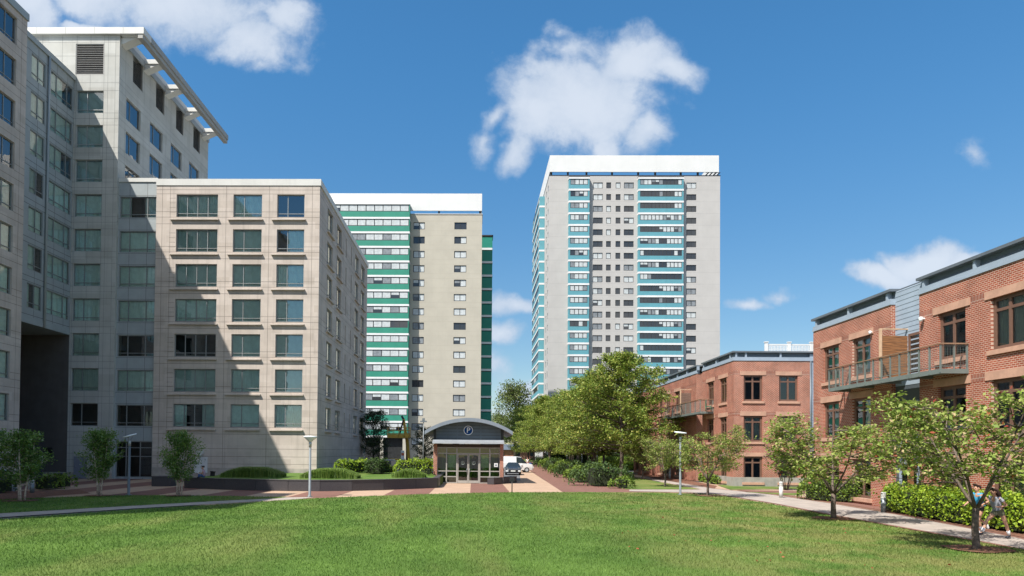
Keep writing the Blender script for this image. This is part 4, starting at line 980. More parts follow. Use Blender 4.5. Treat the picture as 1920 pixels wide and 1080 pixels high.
# canopy, gable and curved roof
mb = MB(); mb.box(kx0-kc-.05, -.75, zc0, kx1-kc+.02, .3, zc0+.2); mb.box(kx0-kc-.02, -.7, zc0+.2, kx1-kc-.01, .3, zc1); kb('canopy', mb, m_kcan)
ax0, ax1 = kx(797), kx(960); zE, zA = kz(809), kz(784.5); half = (ax1-ax0)/2; sag = zA-zE; RAD = (half*half+sag*sag)/(2*sag); ac = (ax0+ax1)/2
def arc(x): return zA-RAD+math.sqrt(max(0, RAD*RAD-(x-ac)**2))
N = 36; thick = .30
mb = MB(); xs = [ax0+(ax1-ax0)*i/N for i in range(N+1)]
for a, b in zip(xs, xs[1:]):
    za, zb = arc(a), arc(b)
    for y, s in ((-.95, 1), (DK+.6, -1)):
        q = [(a, y, za-thick), (b, y, zb-thick), (b, y, zb), (a, y, za)]; mb.face(q[::s])
    mb.face([(a, -.95, za), (b, -.95, zb), (b, DK+.6, zb), (a, DK+.6, za)]); mb.face([(b, -.95, zb-thick), (a, -.95, za-thick), (a, DK+.6, za-thick), (b, DK+.6, zb-thick)])
for x in (ax0, ax1): mb.face([(x, -.95, arc(x)-thick), (x, -.95, arc(x)), (x, DK+.6, arc(x)), (x, DK+.6, arc(x)-thick)])
kb('curved_roof', mb, m_kroof)
s0, s1 = kx(817.5), kx(938.5); mb = MB(); xs = [s0+(s1-s0)*i/24 for i in range(25)]
for a, b in zip(xs, xs[1:]): mb.face([(a, -.02, zc1), (b, -.02, zc1), (b, -.02, arc(b)-thick), (a, -.02, arc(a)-thick)])
z = zc1+.14
while z < zA-thick:
    w = [x for x in xs if arc(x)-thick > z]
    if w: mb.face([(w[0], -.024, z-.012), (w[-1], -.024, z-.012), (w[-1], -.024, z+.012), (w[0], -.024, z+.012)], 1)
    z += .27
for x in (kx(857), kx(901)): mb.box(x-.05, -.035, zc1, x+.05, -.021, arc(x)-thick-.01)
kb('gable', mb, [m_kgrey, m_black])
mb = MB(); mb.box(kx0-kc, .0, zc1, s0-.01, DK, arc(s0)-thick-.02); mb.box(s1+.01, 0, zc1, kx1-kc, DK, arc(s0)-thick-.02); kb('upper_pier', mb, m_black)
m_pblue = mat('sign_blue', (.006, .045, .16), .7, .02, spec=.1)
cx, cz = kx(877.5), kz(807)
mb = MB(); mb.lathe([(.39, -.03), (.39, .03)], (0, 0, 0), 40, 0, Matrix.Translation((cx, -.08, cz)) @ Matrix.Rotation(H90, 4, 'X')); mb.lathe([(.335, 0), (.335, .006)], (0, 0, 0), 40, 1, Matrix.Translation((cx, -.11, cz)) @ Matrix.Rotation(H90, 4, 'X'))
sg = kb('round_sign', mb, [m_white, m_pblue])
letter('P', .62, m_white, sg, (cx+.01, -.125, cz+.0), 'sign_letter')

# ------------------------------------------------------------------ walls, planters, bins
WV = [(300, 913), (345, 915), (420, 918), (480, 919.6), (540, 920.6), (600, 921), (660, 920.4), (720, 918.8), (780, 916.4), (821, 914.6)]
WP = [G(*p) for p in WV][1:]
o = thing('retaining_wall', 'long low dark granite wall curving round the raised planting bed', 'wall', tuple(WP[4])); OFF[o.name] = WP[4].copy()
HWALL = .74
def bedz(): return HWALL-.06
for i, (a, b) in enumerate(zip(WP, WP[1:])):
    n = (b-a).cross(Vector((0, 0, 1))).normalized()*-1      # towards the bed
    if n.y < 0: n = -n
    g = (b-a).normalized()*.012
    mb = MB(); p = [a+g, b-g, b-g+n*.42, a+g+n*.42]; mb.prism([(q.x, q.y) for q in p], 0, HWALL-.05)
    p = [a-n*.03, b-n*.03, b+n*.45, a+n*.45]; mb.prism([(q.x, q.y) for q in p], HWALL-.05, HWALL, 1)
    mb.build('wall_slab', [m_granite, m_granite2 if 'm_granite2' in globals() else m_granite], o, off=OFF[o.name])
BED = [(p.x, p.y+.3) for p in WP] + [(WP[-1].x+.1, 62.5), (-4.6, 63), (-13.3, 78), (xR+.04, 78), (xR+.04, YB-.08), (WP[0].x-.3, YB-.08)]
mb = MB(); mb.prism(BED, .0, HWALL-.08); tag(mb.build('bed_turf', m_lawn), kind='structure')
mb = MB(); e = WP[-1]; mb.box(e.x-.42, e.y+.4, 0, e.x+.02, YP+.2, HWALL-.02); q = mb.build('wall_slab', m_granite, o, off=OFF[o.name])
a = G(320, 912); mb = MB(); mb.box(-.75, 0, 0, .62, 1.2, .66); mb.box(-.77, -.02, .66, .64, 1.22, .72)
tag(bevel(mb.build('stone_planter', m_granite, loc=(a.x-.65, a.y, 0)), .015), 'square dark granite block planter standing beside the curved wall', 'planter')
a0, a1 = G(926, 908.5), G(969, 904.5); L = (a1-a0); ang = math.atan2(L.y, L.x)
mb = MB(); mb.box(0, 0, 0, L.length, .6, .5); mb.box(-.015, -.015, .5, L.length+.015, .615, .545)
tag(bevel(mb.build('stone_bench', m_granite, loc=tuple(a0), rz=ang), .012), 'low dark granite bench block set askew in front of the kiosk', 'bench')
b = G(830.5, 903)
mb = MB(); mb.prism([(-.24, -.24), (.24, -.24), (.24, .24), (-.24, .24)], 0, .02); pr = [(.22, 0), (.31, .75)]
for (r0, z0), (r1, z1) in zip(pr, pr[1:]):
    for k in range(4):
        c = [(-1, -1), (1, -1), (1, 1), (-1, 1)]; p, q = c[k], c[(k+1) % 4]
        mb.face([(p[0]*r0, p[1]*r0, z0), (q[0]*r0, q[1]*r0, z0), (q[0]*r1, q[1]*r1, z1), (p[0]*r1, p[1]*r1, z1)])
mb.box(-.34, -.34, .75, .34, .34, .84); mb.box(-.2, -.2, .84, .2, .2, .87, 1)
bn_ = thing('litter_bin', 'grey tapered litter bin beside the kiosk doors', 'bin', (b.x, b.y, 0)); mb.build('bin_body', [mat('bin_concrete', (.33, .31, .29), .85, .15, 6), m_black], bn_)
b = G(939.5, 899); mb = MB(); mb.lathe([(.24, 0), (.26, .05), (.26, .62), (.28, .66), (.2, .72)], n=20); tag(mb.build('litter_bin', m_black, loc=(b.x, b.y-.2, 0)), 'black round bin at the brick pier of the kiosk', 'bin')
b = G(960, 923.2); t = thing('path_sign', 'small black sign plate on a thin post at the lawn edge', 'sign', (b.x, b.y, 0))
mb = MB(); mb.tube([(0, 0, 0), (0, 0, .72)], .035, 8); mb.box(-.09, -.06, 0, .09, .06, .02); mb.build('post', m_black, t)
mb = MB(); mb.box(-.17, -.03, .70, .17, .03, .98); bevel(mb.build('plate', m_black, t), .02)

# ------------------------------------------------------------------ lamps and bollards
def lamp(u, v, h, tilt, label, cone):
    g = G(u, v); t = thing('street_lamp', label, 'street lamp', (g.x, g.y, 0), 0, 'disc topped lamps round the lawn')
    mb = MB(); mb.lathe([(.17, 0), (.17, .03), (.075, .05), (.07, h-.55)], n=12); mb.build('pole', m_steel, t)
    mb = MB(); mb.lathe([(.085, h-.6), (.085, h-.3), (.06, h-.28)], n=12); mb.build('lamp_head', m_alul, t)
    M = Matrix.Translation((0, 0, h)) @ Matrix.Rotation(R_(tilt[0]), 4, 'X') @ Matrix.Rotation(R_(tilt[1]), 4, 'Y')
    mb = MB()
    if cone: mb.lathe([(.1, -.30), (.16, -.22), (.36, -.05), (.40, 0), (.38, .03), (.05, .06)], n=28, M=M)
    else: mb.lathe([(.05, -.05), (.38, -.035), (.40, 0), (.38, .03), (.05, .05)], n=28, M=M)
    mb.build('reflector', m_lampw, t)
    if not cone:
        mb = MB()
        for k in range(3):
            w = 2*math.pi*k/3+.4; mb.tube([(.05*math.cos(w), .05*math.sin(w), h-.3), M @ Vector((.2*math.cos(w), .2*math.sin(w), -.03))], .012, 5)
        mb.build('reflector_stay', m_steel, t)
    return t
lamp(241, 928, at(241, 817, G(241, 928).y).z, (8, -16), 'tilted disc street lamp in the shade between the birches', False)
lamp(580.5, 931, at(580, 819, G(580, 931).y).z, (0, 2), 'sunlit street lamp with cone shaped head before the beige block', True)
lamp(1275.5, 928, at(1275, 811, G(1275, 928).y).z, (6, 5), 'street lamp with flat white disc beside the dogwood', False)
def bollard(u, v, label, h=1.0, r=.115, m=None):
    g = G(u, v); t = thing('bollard_light', label, 'bollard', (g.x, g.y, 0), 0, 'bollard lights along the paths')
    mb = MB(); mb.lathe([(r, 0), (r, h*.70)], n=16); mb.build('shaft', m or m_steel, t)
    mb = MB()
    for i in range(3): mb.lathe([(r*.8, h*.70+i*h*.07), (r*.8, h*.705+i*h*.07), (r*1.0, h*.72+i*h*.07), (r*1.0, h*.745+i*h*.07), (r*.8, h*.76+i*h*.07)], n=16)
    mb.lathe([(r, h*.91), (r, h*.97), (r*.7, h)], n=16); mb.build('light_head', m_whiteb, t)
m_whiteb = mat('bollard_paint', (.58, .58, .55), .5, .05)
bollard(1464.5, 933.5, 'pale bollard light by the mulch in front of the corner house', 1.0, .115, m_whiteb)
bollard(1656.5, 961, 'grey bollard light at the entry path between the two hedges', .96, .115)
bollard(60, 924, 'bollard light in the shade near the dark blue sign', .78, .12)
bollard(1256, 897, 'small bollard light among the bushes behind the street lamp', 1.05, .11, m_whiteb)
for u, v, hp in ((1120, 888, 4.2), (1026, 872, 5.), (1063, 876, 5.), (1091, 880, 4.6)):
    g = G(u, v); t = thing('lamp_post', {1120: 'slim grey post by the trunk of the biggest plane tree', 1026: 'slim post far down the brick walk', 1063: 'slim post midway along the brick walk', 1091: 'slim post among the shrubs of the brick walk'}[u], 'post', (g.x, g.y, 0), 0, 'posts along the brick walk')
    mb = MB(); mb.lathe([(.15, 0), (.15, .04), (.075, .06), (.065, hp)], n=10); mb.build('pole', m_steel, t)
    mb = MB(); mb.lathe([(.1, hp), (.4, hp+.25), (.38, hp+.3), (.05, hp+.33)], n=16); mb.build('reflector', m_lampw, t)
# dark blue information pylon at the left
g = G(73, 917); t = thing('information_pylon', 'dark blue information pylon with a white top panel behind the birch', 'sign', (g.x, g.y, 0))
m_navy = mat('navy_paint', (.012, .02, .045), .5, .05)
mb = MB(); mb.box(-.16, -.06, 0, .16, .06, 1.55); mb.build('column', m_navy, t)
mb = MB(); mb.box(-.17, -.075, 1.56, .17, .075, 2.15); mb.box(-.02, -.08, 1.57, .02, -.0755, 2.14, 1); mb.build('panel', [m_whiteb, m_navy], t)
# grey entrance stair at the left edge
g = G(-10, 921); t = thing('entrance_stair', 'grey entrance stair side with white sloping handrails at the left edge', 'stair', (g.x, g.y, 0)); zL = 0
m_sg = mat('stair_grey', (.20, .215, .235), .7, .08); X1 = G(27, 921).x-g.x
mb = MB(); mb.face([(-3, 0, 0), (X1-.45, 0, 0), (X1-.45, 0, 1.0), (-3, 0, 2.3)]); mb.face([(-3, .3, 0), (-3, .3, 2.3), (X1-.45, .3, 1.0), (X1-.45, .3, 0)]); mb.face([(-3, 0, 2.3), (X1-.45, 0, 1.0), (X1-.45, .3, 1.0), (-3, .3, 2.3)]); mb.box(X1-.45, .0, 0, X1, .32, 1.05)
mb.build('side_wall', m_sg, t)
for y, dz_ in ((0.03, .15), (1.6, .45)):
    mb = MB(); mb.tube([(-3, y, 2.3+dz_+.1), (X1-.1, y, 1.0+dz_), (X1-.03, y, .95+dz_), (X1-.03, y, .05)], .04, 8); mb.build('handrail', m_lampw, t)
mb = MB(); mb.box(X1-.36, -.03, .1, X1-.06, -.004, .95); mb.build('access_panel', m_steel, t)
for i in range(7): mb = MB(); mb.box(-3+.3*0, .31, 0, X1-.5-.35*i, 1.55, .17*(i+1)-.003*i); mb.build('step', m_conc, t)
# plaque on a post by the second hedge
g = G(1642, 945); t = thing('plaque_sign', 'small grey plaque on a short post at the end of the dark hedge', 'sign', (g.x, g.y, 0)); z = at(1642, 909, g.y).z
mb = MB(); mb.tube([(0, 0, 0), (0, 0, z-.1)], .04, 8); mb.build('post', m_steel, t); mb = MB(); mb.box(-.26, -.05, z-.18, .26, -.02, z+.16); mb.build('plate', mat('plaque_bronze', (.30, .22, .19), .5), t)
mb = MB(); mb.box(-.16, -.1, 0, .16, .16, .75); mb.build('base', m_conc, t)
# orange cone far off on the garden path
g = G(1141, 884); mb = MB(); mb.box(-.25, -.25, 0, .25, .25, .05); mb.lathe([(.19, .05), (.03, .85)], n=14); tag(mb.build('traffic_cone', mat('cone_orange', (.75, .13, .03), .6), loc=(g.x, g.y, 0)), 'orange traffic cone far off by the garden path', 'cone')
# green utility box in the shrubs
g = G(1088, 888); mb = MB(); mb.box(-.5, -.35, 0, .5, .35, .95); mb.box(-.53, -.38, .95, .53, .38, 1.02); mb.box(-.46, -.37, .1, -.02, -.351, .9); mb.box(.02, -.37, .1, .46, -.351, .9)
tag(bevel(mb.build('utility_cabinet', mat('cabinet_green', (.03, .12, .09), .5), loc=(g.x, g.y, 0)), .02), 'green utility cabinet among the shrubs beside the brick walk', 'cabinet')
# ------------------------------------------------------------------ leaves and trees
m_plane = leafmat('plane_tree_leaf', (.11, .18, .024), (.265, .32, .055), (.42, .39, .10), .10, .35)
m_dog = leafmat('dogwood_leaf', (.16, .245, .035), (.34, .385, .10), (.50, .38, .20), .10, .35)
m_dogr = leafmat('dogwood_leaf_red', (.30, .05, .03), (.36, .12, .05), None, 0, .3)
m_birch = leafmat('birch_leaf', (.10, .19, .04), (.19, .29, .06), (.34, .42, .22), .05, .35)
m_dkleaf = leafmat('dark_tree_leaf', (.022, .045, .016), (.045, .075, .022), None, 0, .25)
m_farleaf = leafmat('far_tree_leaf', (.09, .13, .035), (.17, .20, .06), None, 0, .3)
m_olive = leafmat('grey_shrub_leaf', (.022, .032, .016), (.05, .062, .03), None, 0, .3)
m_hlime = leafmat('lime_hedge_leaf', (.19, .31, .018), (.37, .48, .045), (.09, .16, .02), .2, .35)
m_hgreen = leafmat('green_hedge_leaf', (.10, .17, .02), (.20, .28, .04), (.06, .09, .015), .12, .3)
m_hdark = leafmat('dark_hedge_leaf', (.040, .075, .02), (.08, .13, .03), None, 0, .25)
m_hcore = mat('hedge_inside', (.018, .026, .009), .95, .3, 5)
def leaves(C, size, r, up=.35, aspect=.62, fold=.25):
    """quads (folded rhombs) at centres C"""
    n = len(C); d = r.normal(0, 1, (n, 3)); d /= np.linalg.norm(d, axis=1)[:, None]
    nrm = r.normal(0, 1, (n, 3)); nrm[:, 2] = np.abs(nrm[:, 2])*(1+up)+up; 
    a = d-nrm*(np.sum(d*nrm, 1)/np.sum(nrm*nrm, 1))[:, None]; a /= np.linalg.norm(a, axis=1)[:, None]+1e-9
    nn = nrm/np.linalg.norm(nrm, axis=1)[:, None]; b = np.cross(nn, a)
    s = (size*r.uniform(.65, 1.3, n))[:, None]
    V = np.stack([C-a*s*.5, C+b*s*.5*aspect+nn*s*fold*.3, C+a*s*.5-nn*s*fold*.25, C-b*s*.5*aspect+nn*s*fold*.3], 1)
    return V.reshape(-1, 3)
def crown_mesh(name, tips, per, spread, size, r, m, flat=.7, extra=None, m2=None, frac2=.0):
    T = np.array(tips); n = len(T)*per
    C = np.repeat(T, per, 0)+np.clip(r.normal(0, 1, (n, 3)), -2.2, 2.2)*np.array([spread, spread, spread*flat])
    V = leaves(C, size, r); mi = None; mats = [m]
    if m2 is not None: mats = [m, m2]; mi = (r.random(n) < frac2).astype(int)
    return quads(name, V, 4, mats, mi)
def tree_proto(kind, seed):
    """returns (trunk mesh, limb meshes, crown mesh) of a tree standing at the origin"""
    r = random.Random(seed); rn = np.random.default_rng(seed); tips = []; limbs = []
    tr = MB()
    def limb(p, d, L, rad, n, mb, bend=.25, droop=0.):
        pts = [Vector(p)]; d = Vector(d).normalized()
        for i in range(n):
            d = (d+Vector((r.uniform(-1, 1), r.uniform(-1, 1), r.uniform(-.6, 1)-droop))*bend/n*1.6).normalized(); pts.append(pts[-1]+d*L/n)
        mb.tube(pts, [max(.008, rad*(1-.82*i/n)) for i in range(n+1)], 6); return pts, d
    if kind == 'plane':
        H = 13.6; tr.tube([(0, 0, 0), (.02, 0, .15), (.05, .03, 3), (-.05, .04, 6.5), (.04, -.03, 10), (0, 0, 12.6)], [.30, .23, .19, .15, .09, .03], 9)
        for i in range(54):
            f = (i+.5)/54; z = 2.7+9.6*f**1.05; prof = (1-f)**.62*(1 if f > .08 else .85); L = (.8+5.6*prof)*r.uniform(.68, 1.12); w = i*2.399+r.uniform(-.3, .3)
            el = .05+.55*f+r.uniform(-.1, .12)
            lm = MB(); pts, d = limb((0, 0, z), (math.cos(w), math.sin(w), el), L, .05+.05*(1-f), 6, lm, .3, .1)
            for k in range(2, 7):
                for s in range(2):
                    q, dd = limb(pts[k], (math.cos(w+r.uniform(-1.4, 1.4)), math.sin(w+r.uniform(-1.4, 1.4)), r.uniform(-.25, .7)), L*.3*r.uniform(.5, 1.15), .02, 3, lm, .4)
                    tips += [tuple(q[-1]), tuple(q[-2])]
            limbs.append(lm)
        crown = crown_mesh('crown', tips, 27, .31, .23, rn, m_plane, .6)
        bark = m_bark
    elif kind == 'dogwood':
        tr.tube([(0, 0, 0), (.0, 0, .1), (.02, .01, .5), (.0, 0, .95)], [.11, .078, .066, .066], 10)
        nl = 5
        for i in range(nl):
            w = i*2*math.pi/nl+r.uniform(-.4, .4); lm = MB()
            pts, d = limb((0, 0, .9), (math.cos(w)*.6, math.sin(w)*.6, 1.), r.uniform(2.3, 3.1), .040, 7, lm, .35)
            for k in range(2, 8):
                for s in range(3):
                    ww = w+r.uniform(-1.5, 1.5); LL = r.uniform(.6, 1.45)*(1.15 if k < 5 else .8)
                    q, dd = limb(pts[min(k, 7)], (math.cos(ww), math.sin(ww), r.uniform(-.05, .55)), LL, .02, 4, lm, .5, .12)
                    tips += [tuple(x) for x in q[2:]]
                    for u in range(2):
                        q2, _ = limb(q[2], (math.cos(ww+r.uniform(-1.2, 1.2)), math.sin(ww+r.uniform(-1.2, 1.2)), r.uniform(-.3, .4)), LL*.5, .011, 2, lm, .4)
                        tips.append(tuple(q2[-1]))
            limbs.append(lm)
        crown = crown_mesh('crown', tips, 20, .12, .10, rn, m_dog, .6, m2=m_dogr, frac2=.018)
        bark = m_bark
    elif kind == 'birch':
        tr = None
        for i in range(3):
            w = i*2.1+.3; lm = MB()
            lm.tube([(.14*math.cos(w), .10*math.sin(w), 0), (.17*math.cos(w), .13*math.sin(w), .6), (.28*math.cos(w), .2*math.sin(w), 1.3), (.45*math.cos(w), .35*math.sin(w), 2.3), (.5*math.cos(w), .4*math.sin(w), 3.2)], [.05, .042, .036, .024, .008], 7)
            limbs.append(lm); base = Vector((.3*math.cos(w), .22*math.sin(w), 0)); tw_ = MB()
            for k in range(17):
                z = .95+2.35*k/16; ww = r.uniform(0, 6.28); pf = math.sin(math.pi*min(.97, .16+.84*(z-.8)/2.75)); L = .25+.95*pf
                q, dd = limb(base+Vector((0, 0, z)), (math.cos(ww), math.sin(ww), .55), L*r.uniform(.6, 1.1), .012, 4, tw_, .4)
                tips += [tuple(x) for x in q[1:]]
            limbs.append(tw_)
        crown = crown_mesh('crown', tips, 30, .15, .12, rn, m_birch, .8)
        bark = m_barkw
    elif kind == 'broad':
        tr.tube([(0, 0, 0), (.1, 0, 2), (0, .1, 5), (.1, 0, 9)], [.4, .3, .22, .06], 8)
        for i in range(26):
            f = (i+.5)/26; z = 2.5+7.5*f; w = i*2.399; L = (1.5+4*math.sin(math.pi*(.2+.75*f)))*r.uniform(.6, 1.15); lm = MB()
            pts, d = limb((0, 0, z), (math.cos(w), math.sin(w), .25+.6*f), L, .09, 5, lm, .4)
            for k in range(2, 6):
                for s in range(2):
                    q, _ = limb(pts[k], (r.uniform(-1, 1), r.uniform(-1, 1), r.uniform(-.2, .8)), L*.3, .03, 2, lm, .4); tips += [tuple(q[-1])]
            limbs.append(lm)
        crown = crown_mesh('crown', tips, 34, .55, .36, rn, m_farleaf, .75); bark = m_barkd
    elif kind == 'dark':
        tr.tube([(0, 0, 0), (0, .05, 3), (.05, 0, 6.6)], [.14, .1, .02], 7)
        for i in range(30):
            f = i/29; z = 1.5+4.9*f; w = i*2.399; L = (.9+1.5*math.sin(math.pi*(.2+.75*f)))*r.uniform(.65, 1.15); lm = MB()
            pts, d = limb((0, 0, z), (math.cos(w), math.sin(w), .35), L, .03, 5, lm, .3, .0)
            tips += [tuple(x) for x in pts[1:]]
            for k in range(2, 6): q, _ = limb(pts[k], (math.cos(w+r.choice([-1, 1])), math.sin(w+r.choice([-1, 1])), .1), L*.35, .012, 2, lm, .3); tips += [tuple(x) for x in q]
            limbs.append(lm)
        crown = crown_mesh('crown', tips, 16, .22, .17, rn, m_dkleaf, .6); bark = m_barkd
    else:                                   # thin grey-green multi-stemmed shrub tree
        tr = None
        for i in range(6):
            w = i*1.05; lm = MB(); pts, d = limb((.12*math.cos(w), .1*math.sin(w), 0), (.33*math.cos(w), .33*math.sin(w), 1), 2.9, .035, 7, lm, .25)
            for k in range(3, 8):
                for s in range(4):
                    q, _ = limb(pts[k], (r.uniform(-1, 1), r.uniform(-1, 1), r.uniform(-.1, .8)), r.uniform(.4, .9), .01, 3, lm, .5); tips += [tuple(x) for x in q[1:]]
            limbs.append(lm)
        crown = crown_mesh('crown', tips, 9, .12, .10, rn, m_olive, .8); bark = m_barkd
    if tr is not None: trm = tr.mesh('trunk', bark)
    else: trm = None
    if kind in ('birch', 'shrub'):
        st = [l.mesh('stem', bark) for l in limbs]
        return trm, st, crown
    big = MB()
    for l in limbs:
        i = len(big.v); big.v += l.v; big.f += [tuple(i+k for k in f) for f in l.f]; big.m += l.m; big.sm += l.sm
    return trm, [big.mesh('limbs', bark)], crown
PROTO = {}
for k, seeds in (('plane', (1, 2, 3)), ('dogwood', (4, 5, 6)), ('birch', (7, 8)), ('broad', (9, 14)), ('dark', (10,)), ('shrub', (12,))):
    for i, sd in enumerate(seeds): PROTO[k, i] = tree_proto(k, sd)
def tree(kind, i, x, y, sc, rz, label, cat='tree', name='tree', group=None, z=0.):
    t = thing(name, label, cat, (x, y, z), rz, group)
    t.scale = sc if hasattr(sc, '__len__') else (sc, sc, sc)
    trm, limbs, crown = PROTO[kind, i]
    if trm is not None: link('trunk', trm, t)
    for l in limbs: link('stem' if trm is None else 'limbs', l, t)
    link('crown', crown, t); return t
# plane tree avenue
AV = [(15.1, 70, 1.0, .2, 'largest plane tree, closest to the lawn end of the brick walk'), (14.0, 79, .9, 1.7, 'second plane tree of the avenue, directly behind the largest'), (15.3, 88, .96, 3.1, 'third plane tree back along the right of the brick walk'),
      (14.2, 98, .9, 4.4, 'fourth plane tree back along the brick walk'), (15.2, 108, .95, 5.6, 'fifth plane tree back along the brick walk'), (13.2, 119, .95, .9, 'sixth plane tree back in the avenue, below the turquoise tower'), (13.4, 130, .98, 2.2, 'seventh plane tree back in the avenue'),
      (12.6, 142, .95, 3.6, 'eighth plane tree back in the avenue'), (12.4, 155, 1., 5., 'far plane tree ending the avenue beside the parked van'), (18.6, 86, .8, 2.6, 'plane tree on the house side of the avenue'), (19.2, 101, .85, 1.1, 'plane tree on the house side, farther down the avenue')]
for i, (x, y, s, w, lb) in enumerate(AV): tree('plane', i % 3, x, y, s, w, lb, name='plane_tree', group='plane trees lining the brick walk')
for i, (x, y, s, w) in enumerate(((19.5, 116, .85, 3.), (20., 132, .9, .4), (22.5, 147, .95, 4.), (27, 140, .9, 2.), (33, 142, .95, 5.))): tree('plane', i % 3, x, y, s, w, 'plane tree screening the foot of the turquoise tower', name='plane_tree', group='plane trees at the foot of the turquoise tower')
# dogwoods along the garden path
for u, v, i, s, w, lb in ((1830.5, 1031.5, 0, (1.32, 1.32, 1.3), 2.4, 'dogwood with pinkish leaves in front of the two joggers'), (1563, 973.5, 1, (1.45, 1.45, 1.14), 1.0, 'dogwood on the lawn beside the path before the dark hedge'),
                          (1327, 930.5, 2, (1.08, 1.08, 1.08), 4.2, 'dogwood beside the street lamp near the corner house'), (1247, 912.6, 0, (1.0, 1.0, 1.1), 5.5, 'small dogwood under the big plane tree'), (1205, 899, 1, (1.05, 1.05, 1.1), 3.3, 'dogwood among the shaded bushes at the plane avenue')):
    g = G(u, v); tree('dogwood', i, g.x, g.y, s, w, lb, name='dogwood_tree', group='dogwoods along the garden path')
for u, v, i, s, w, lb in ((40, 940, 0, (1.05, 1.05, .98), .5, 'multi-stemmed birch at the far left by the stair'), (186, 930.5, 1, (.98, .98, 1.03), 1.9, 'multi-stemmed birch beside the tilted street lamp'), (336, 930.5, 0, (.95, .95, 1.02), 3.9, 'multi-stemmed birch beside the square stone planter'), (-16, 938, 1, (1., 1., 1.), 5.2, 'birch half out of view at the left edge')):
    g = G(u, v); tree('birch', i, g.x, g.y, s, w, lb, name='birch_tree', group='young birches on the shaded lawn strip')
g = G(1474, 919); tree('shrub', 0, g.x, g.y, (1., 1., 1.), .4, 'thin grey-green multi-stemmed small tree before the corner house windows', name='shrub_tree')
tree('dark', 0, at(700, 850, 84).x, 84, (.92, .92, 1.1), .3, 'dark layered tree beside the beige block, before the green tower', name='dark_tree')
tree('dark', 0, at(797, 850, 76).x, 76, (.62, .62, .78), 2.3, 'small dark tree just behind the kiosk', name='dark_tree')
tree('broad', 0, at(966, 800, 230).x, 230, (1.65, 1.65, 2.15), .3, 'tall loose tree far beyond the car park, in the gap between the towers', name='far_tree')
for i, (u, y, s, w) in enumerate(((905, 300, 1.3, 2), (935, 330, 1.6, 4), (1005, 290, 1.5, 1), (880, 280, 1.2, 3), (1040, 310, 1.7, 5.3), (850, 320, 1.5, .6), (985, 350, 1.6, 2.7))):
    tree('broad', i % 2, at(u, 840, y).x, y, (s, s, s*(1.1 if i else .9)), w, 'distant tree beyond the car park between the towers', name='far_tree', group='distant trees between the towers')

# ------------------------------------------------------------------ hedges and shrubs
def hedge(name, label, pts, width, h, m, size, seed, dens=60, z=0., rough=.1, group=None, cat='hedge'):
    """hedge along a polyline of ground points"""
    r = np.random.default_rng(seed); P = [Vector((p[0], p[1], 0)) for p in pts]; o = P[len(P)//2].copy(); o.z = z
    seg = [(a, b, (b-a).length) for a, b in zip(P, P[1:])]; L = sum(s[2] for s in seg)
    core = MB(); hw = width/2*.78
    for a, b, l in seg:
        d = (b-a).normalized(); n = Vector((-d.y, d.x, 0)); c = [a-n*hw-d*.0, b-n*hw, b+n*hw, a+n*hw]
        core.prism([((q-o).x, (q-o).y) for q in c], .08, h*.8)
    area = L*(width+2*h)+2*width*h; n = int(area*dens); s = r.uniform(-.5*width, L+.5*width, n); ph = r.uniform(0, 1, n)
    # superellipse cross-section, bumps along the length
    th = ph*math.pi; ca, sa = np.cos(th), np.sin(th); e = .55
    cx = np.sign(ca)*np.abs(ca)**e*width/2; cz = np.abs(sa)**e*h
    ends = np.clip(np.minimum(s+.5*width, L+.5*width-s)/(.5*width), 0, 1)**.45
    bump = 1+rough*(np.sin(s*2.1+seed)+np.sin(s*4.7+2*seed)+r.normal(0, .8, n))*.6
    cx *= ends*bump; cz = np.maximum(cz*(.35+.65*ends)*bump, .03)
    k = r.uniform(.82, 1.05, n); cx *= k; cz = cz*np.where(k < 1, k, 1.)
    C = np.zeros((n, 3)); acc = 0
    sc = np.clip(s, 0, L)
    for i, (a, b, l) in enumerate(seg):
        msk = (sc >= acc) & ((sc < acc+l) | (i == len(seg)-1)); d = (b-a).normalized(); q = s[msk]-acc
        C[msk, 0] = a.x-o.x+d.x*q-d.y*cx[msk]; C[msk, 1] = a.y-o.y+d.y*q+d.x*cx[msk]; acc += l
    C[:, 2] = cz
    t = thing(name, label, cat, tuple(o), 0, group); link('foliage', quads('foliage', leaves(C, size, r, .15), 4, m), t); core.build('dark_core', m_hcore, t); return t  # solid dark core filling the inside behind the leaves
def gx(u, v, dx, dy): g = G(u, v); return (g.x+dx, g.y+dy)
def rowpts(X, ya_, yb_): return [(X, ya_), (X, yb_)]
hedge('hedge', 'long lime green clipped hedge along the path behind the joggers', [gx(1680, 962, .9, 1.2), gx(1800, 985, 1.0, .7), gx(1925, 1005, 1.0, .6)], 1.8, 1.28, m_hlime, .125, 31, 270)
hedge('hedge', 'dark green rounded hedge before the brick terrace with the balcony', [gx(1512, 938, .9, .9), gx(1625, 946, .6, 1.2)], 2.0, 1.35, m_hgreen, .125, 32, 250)
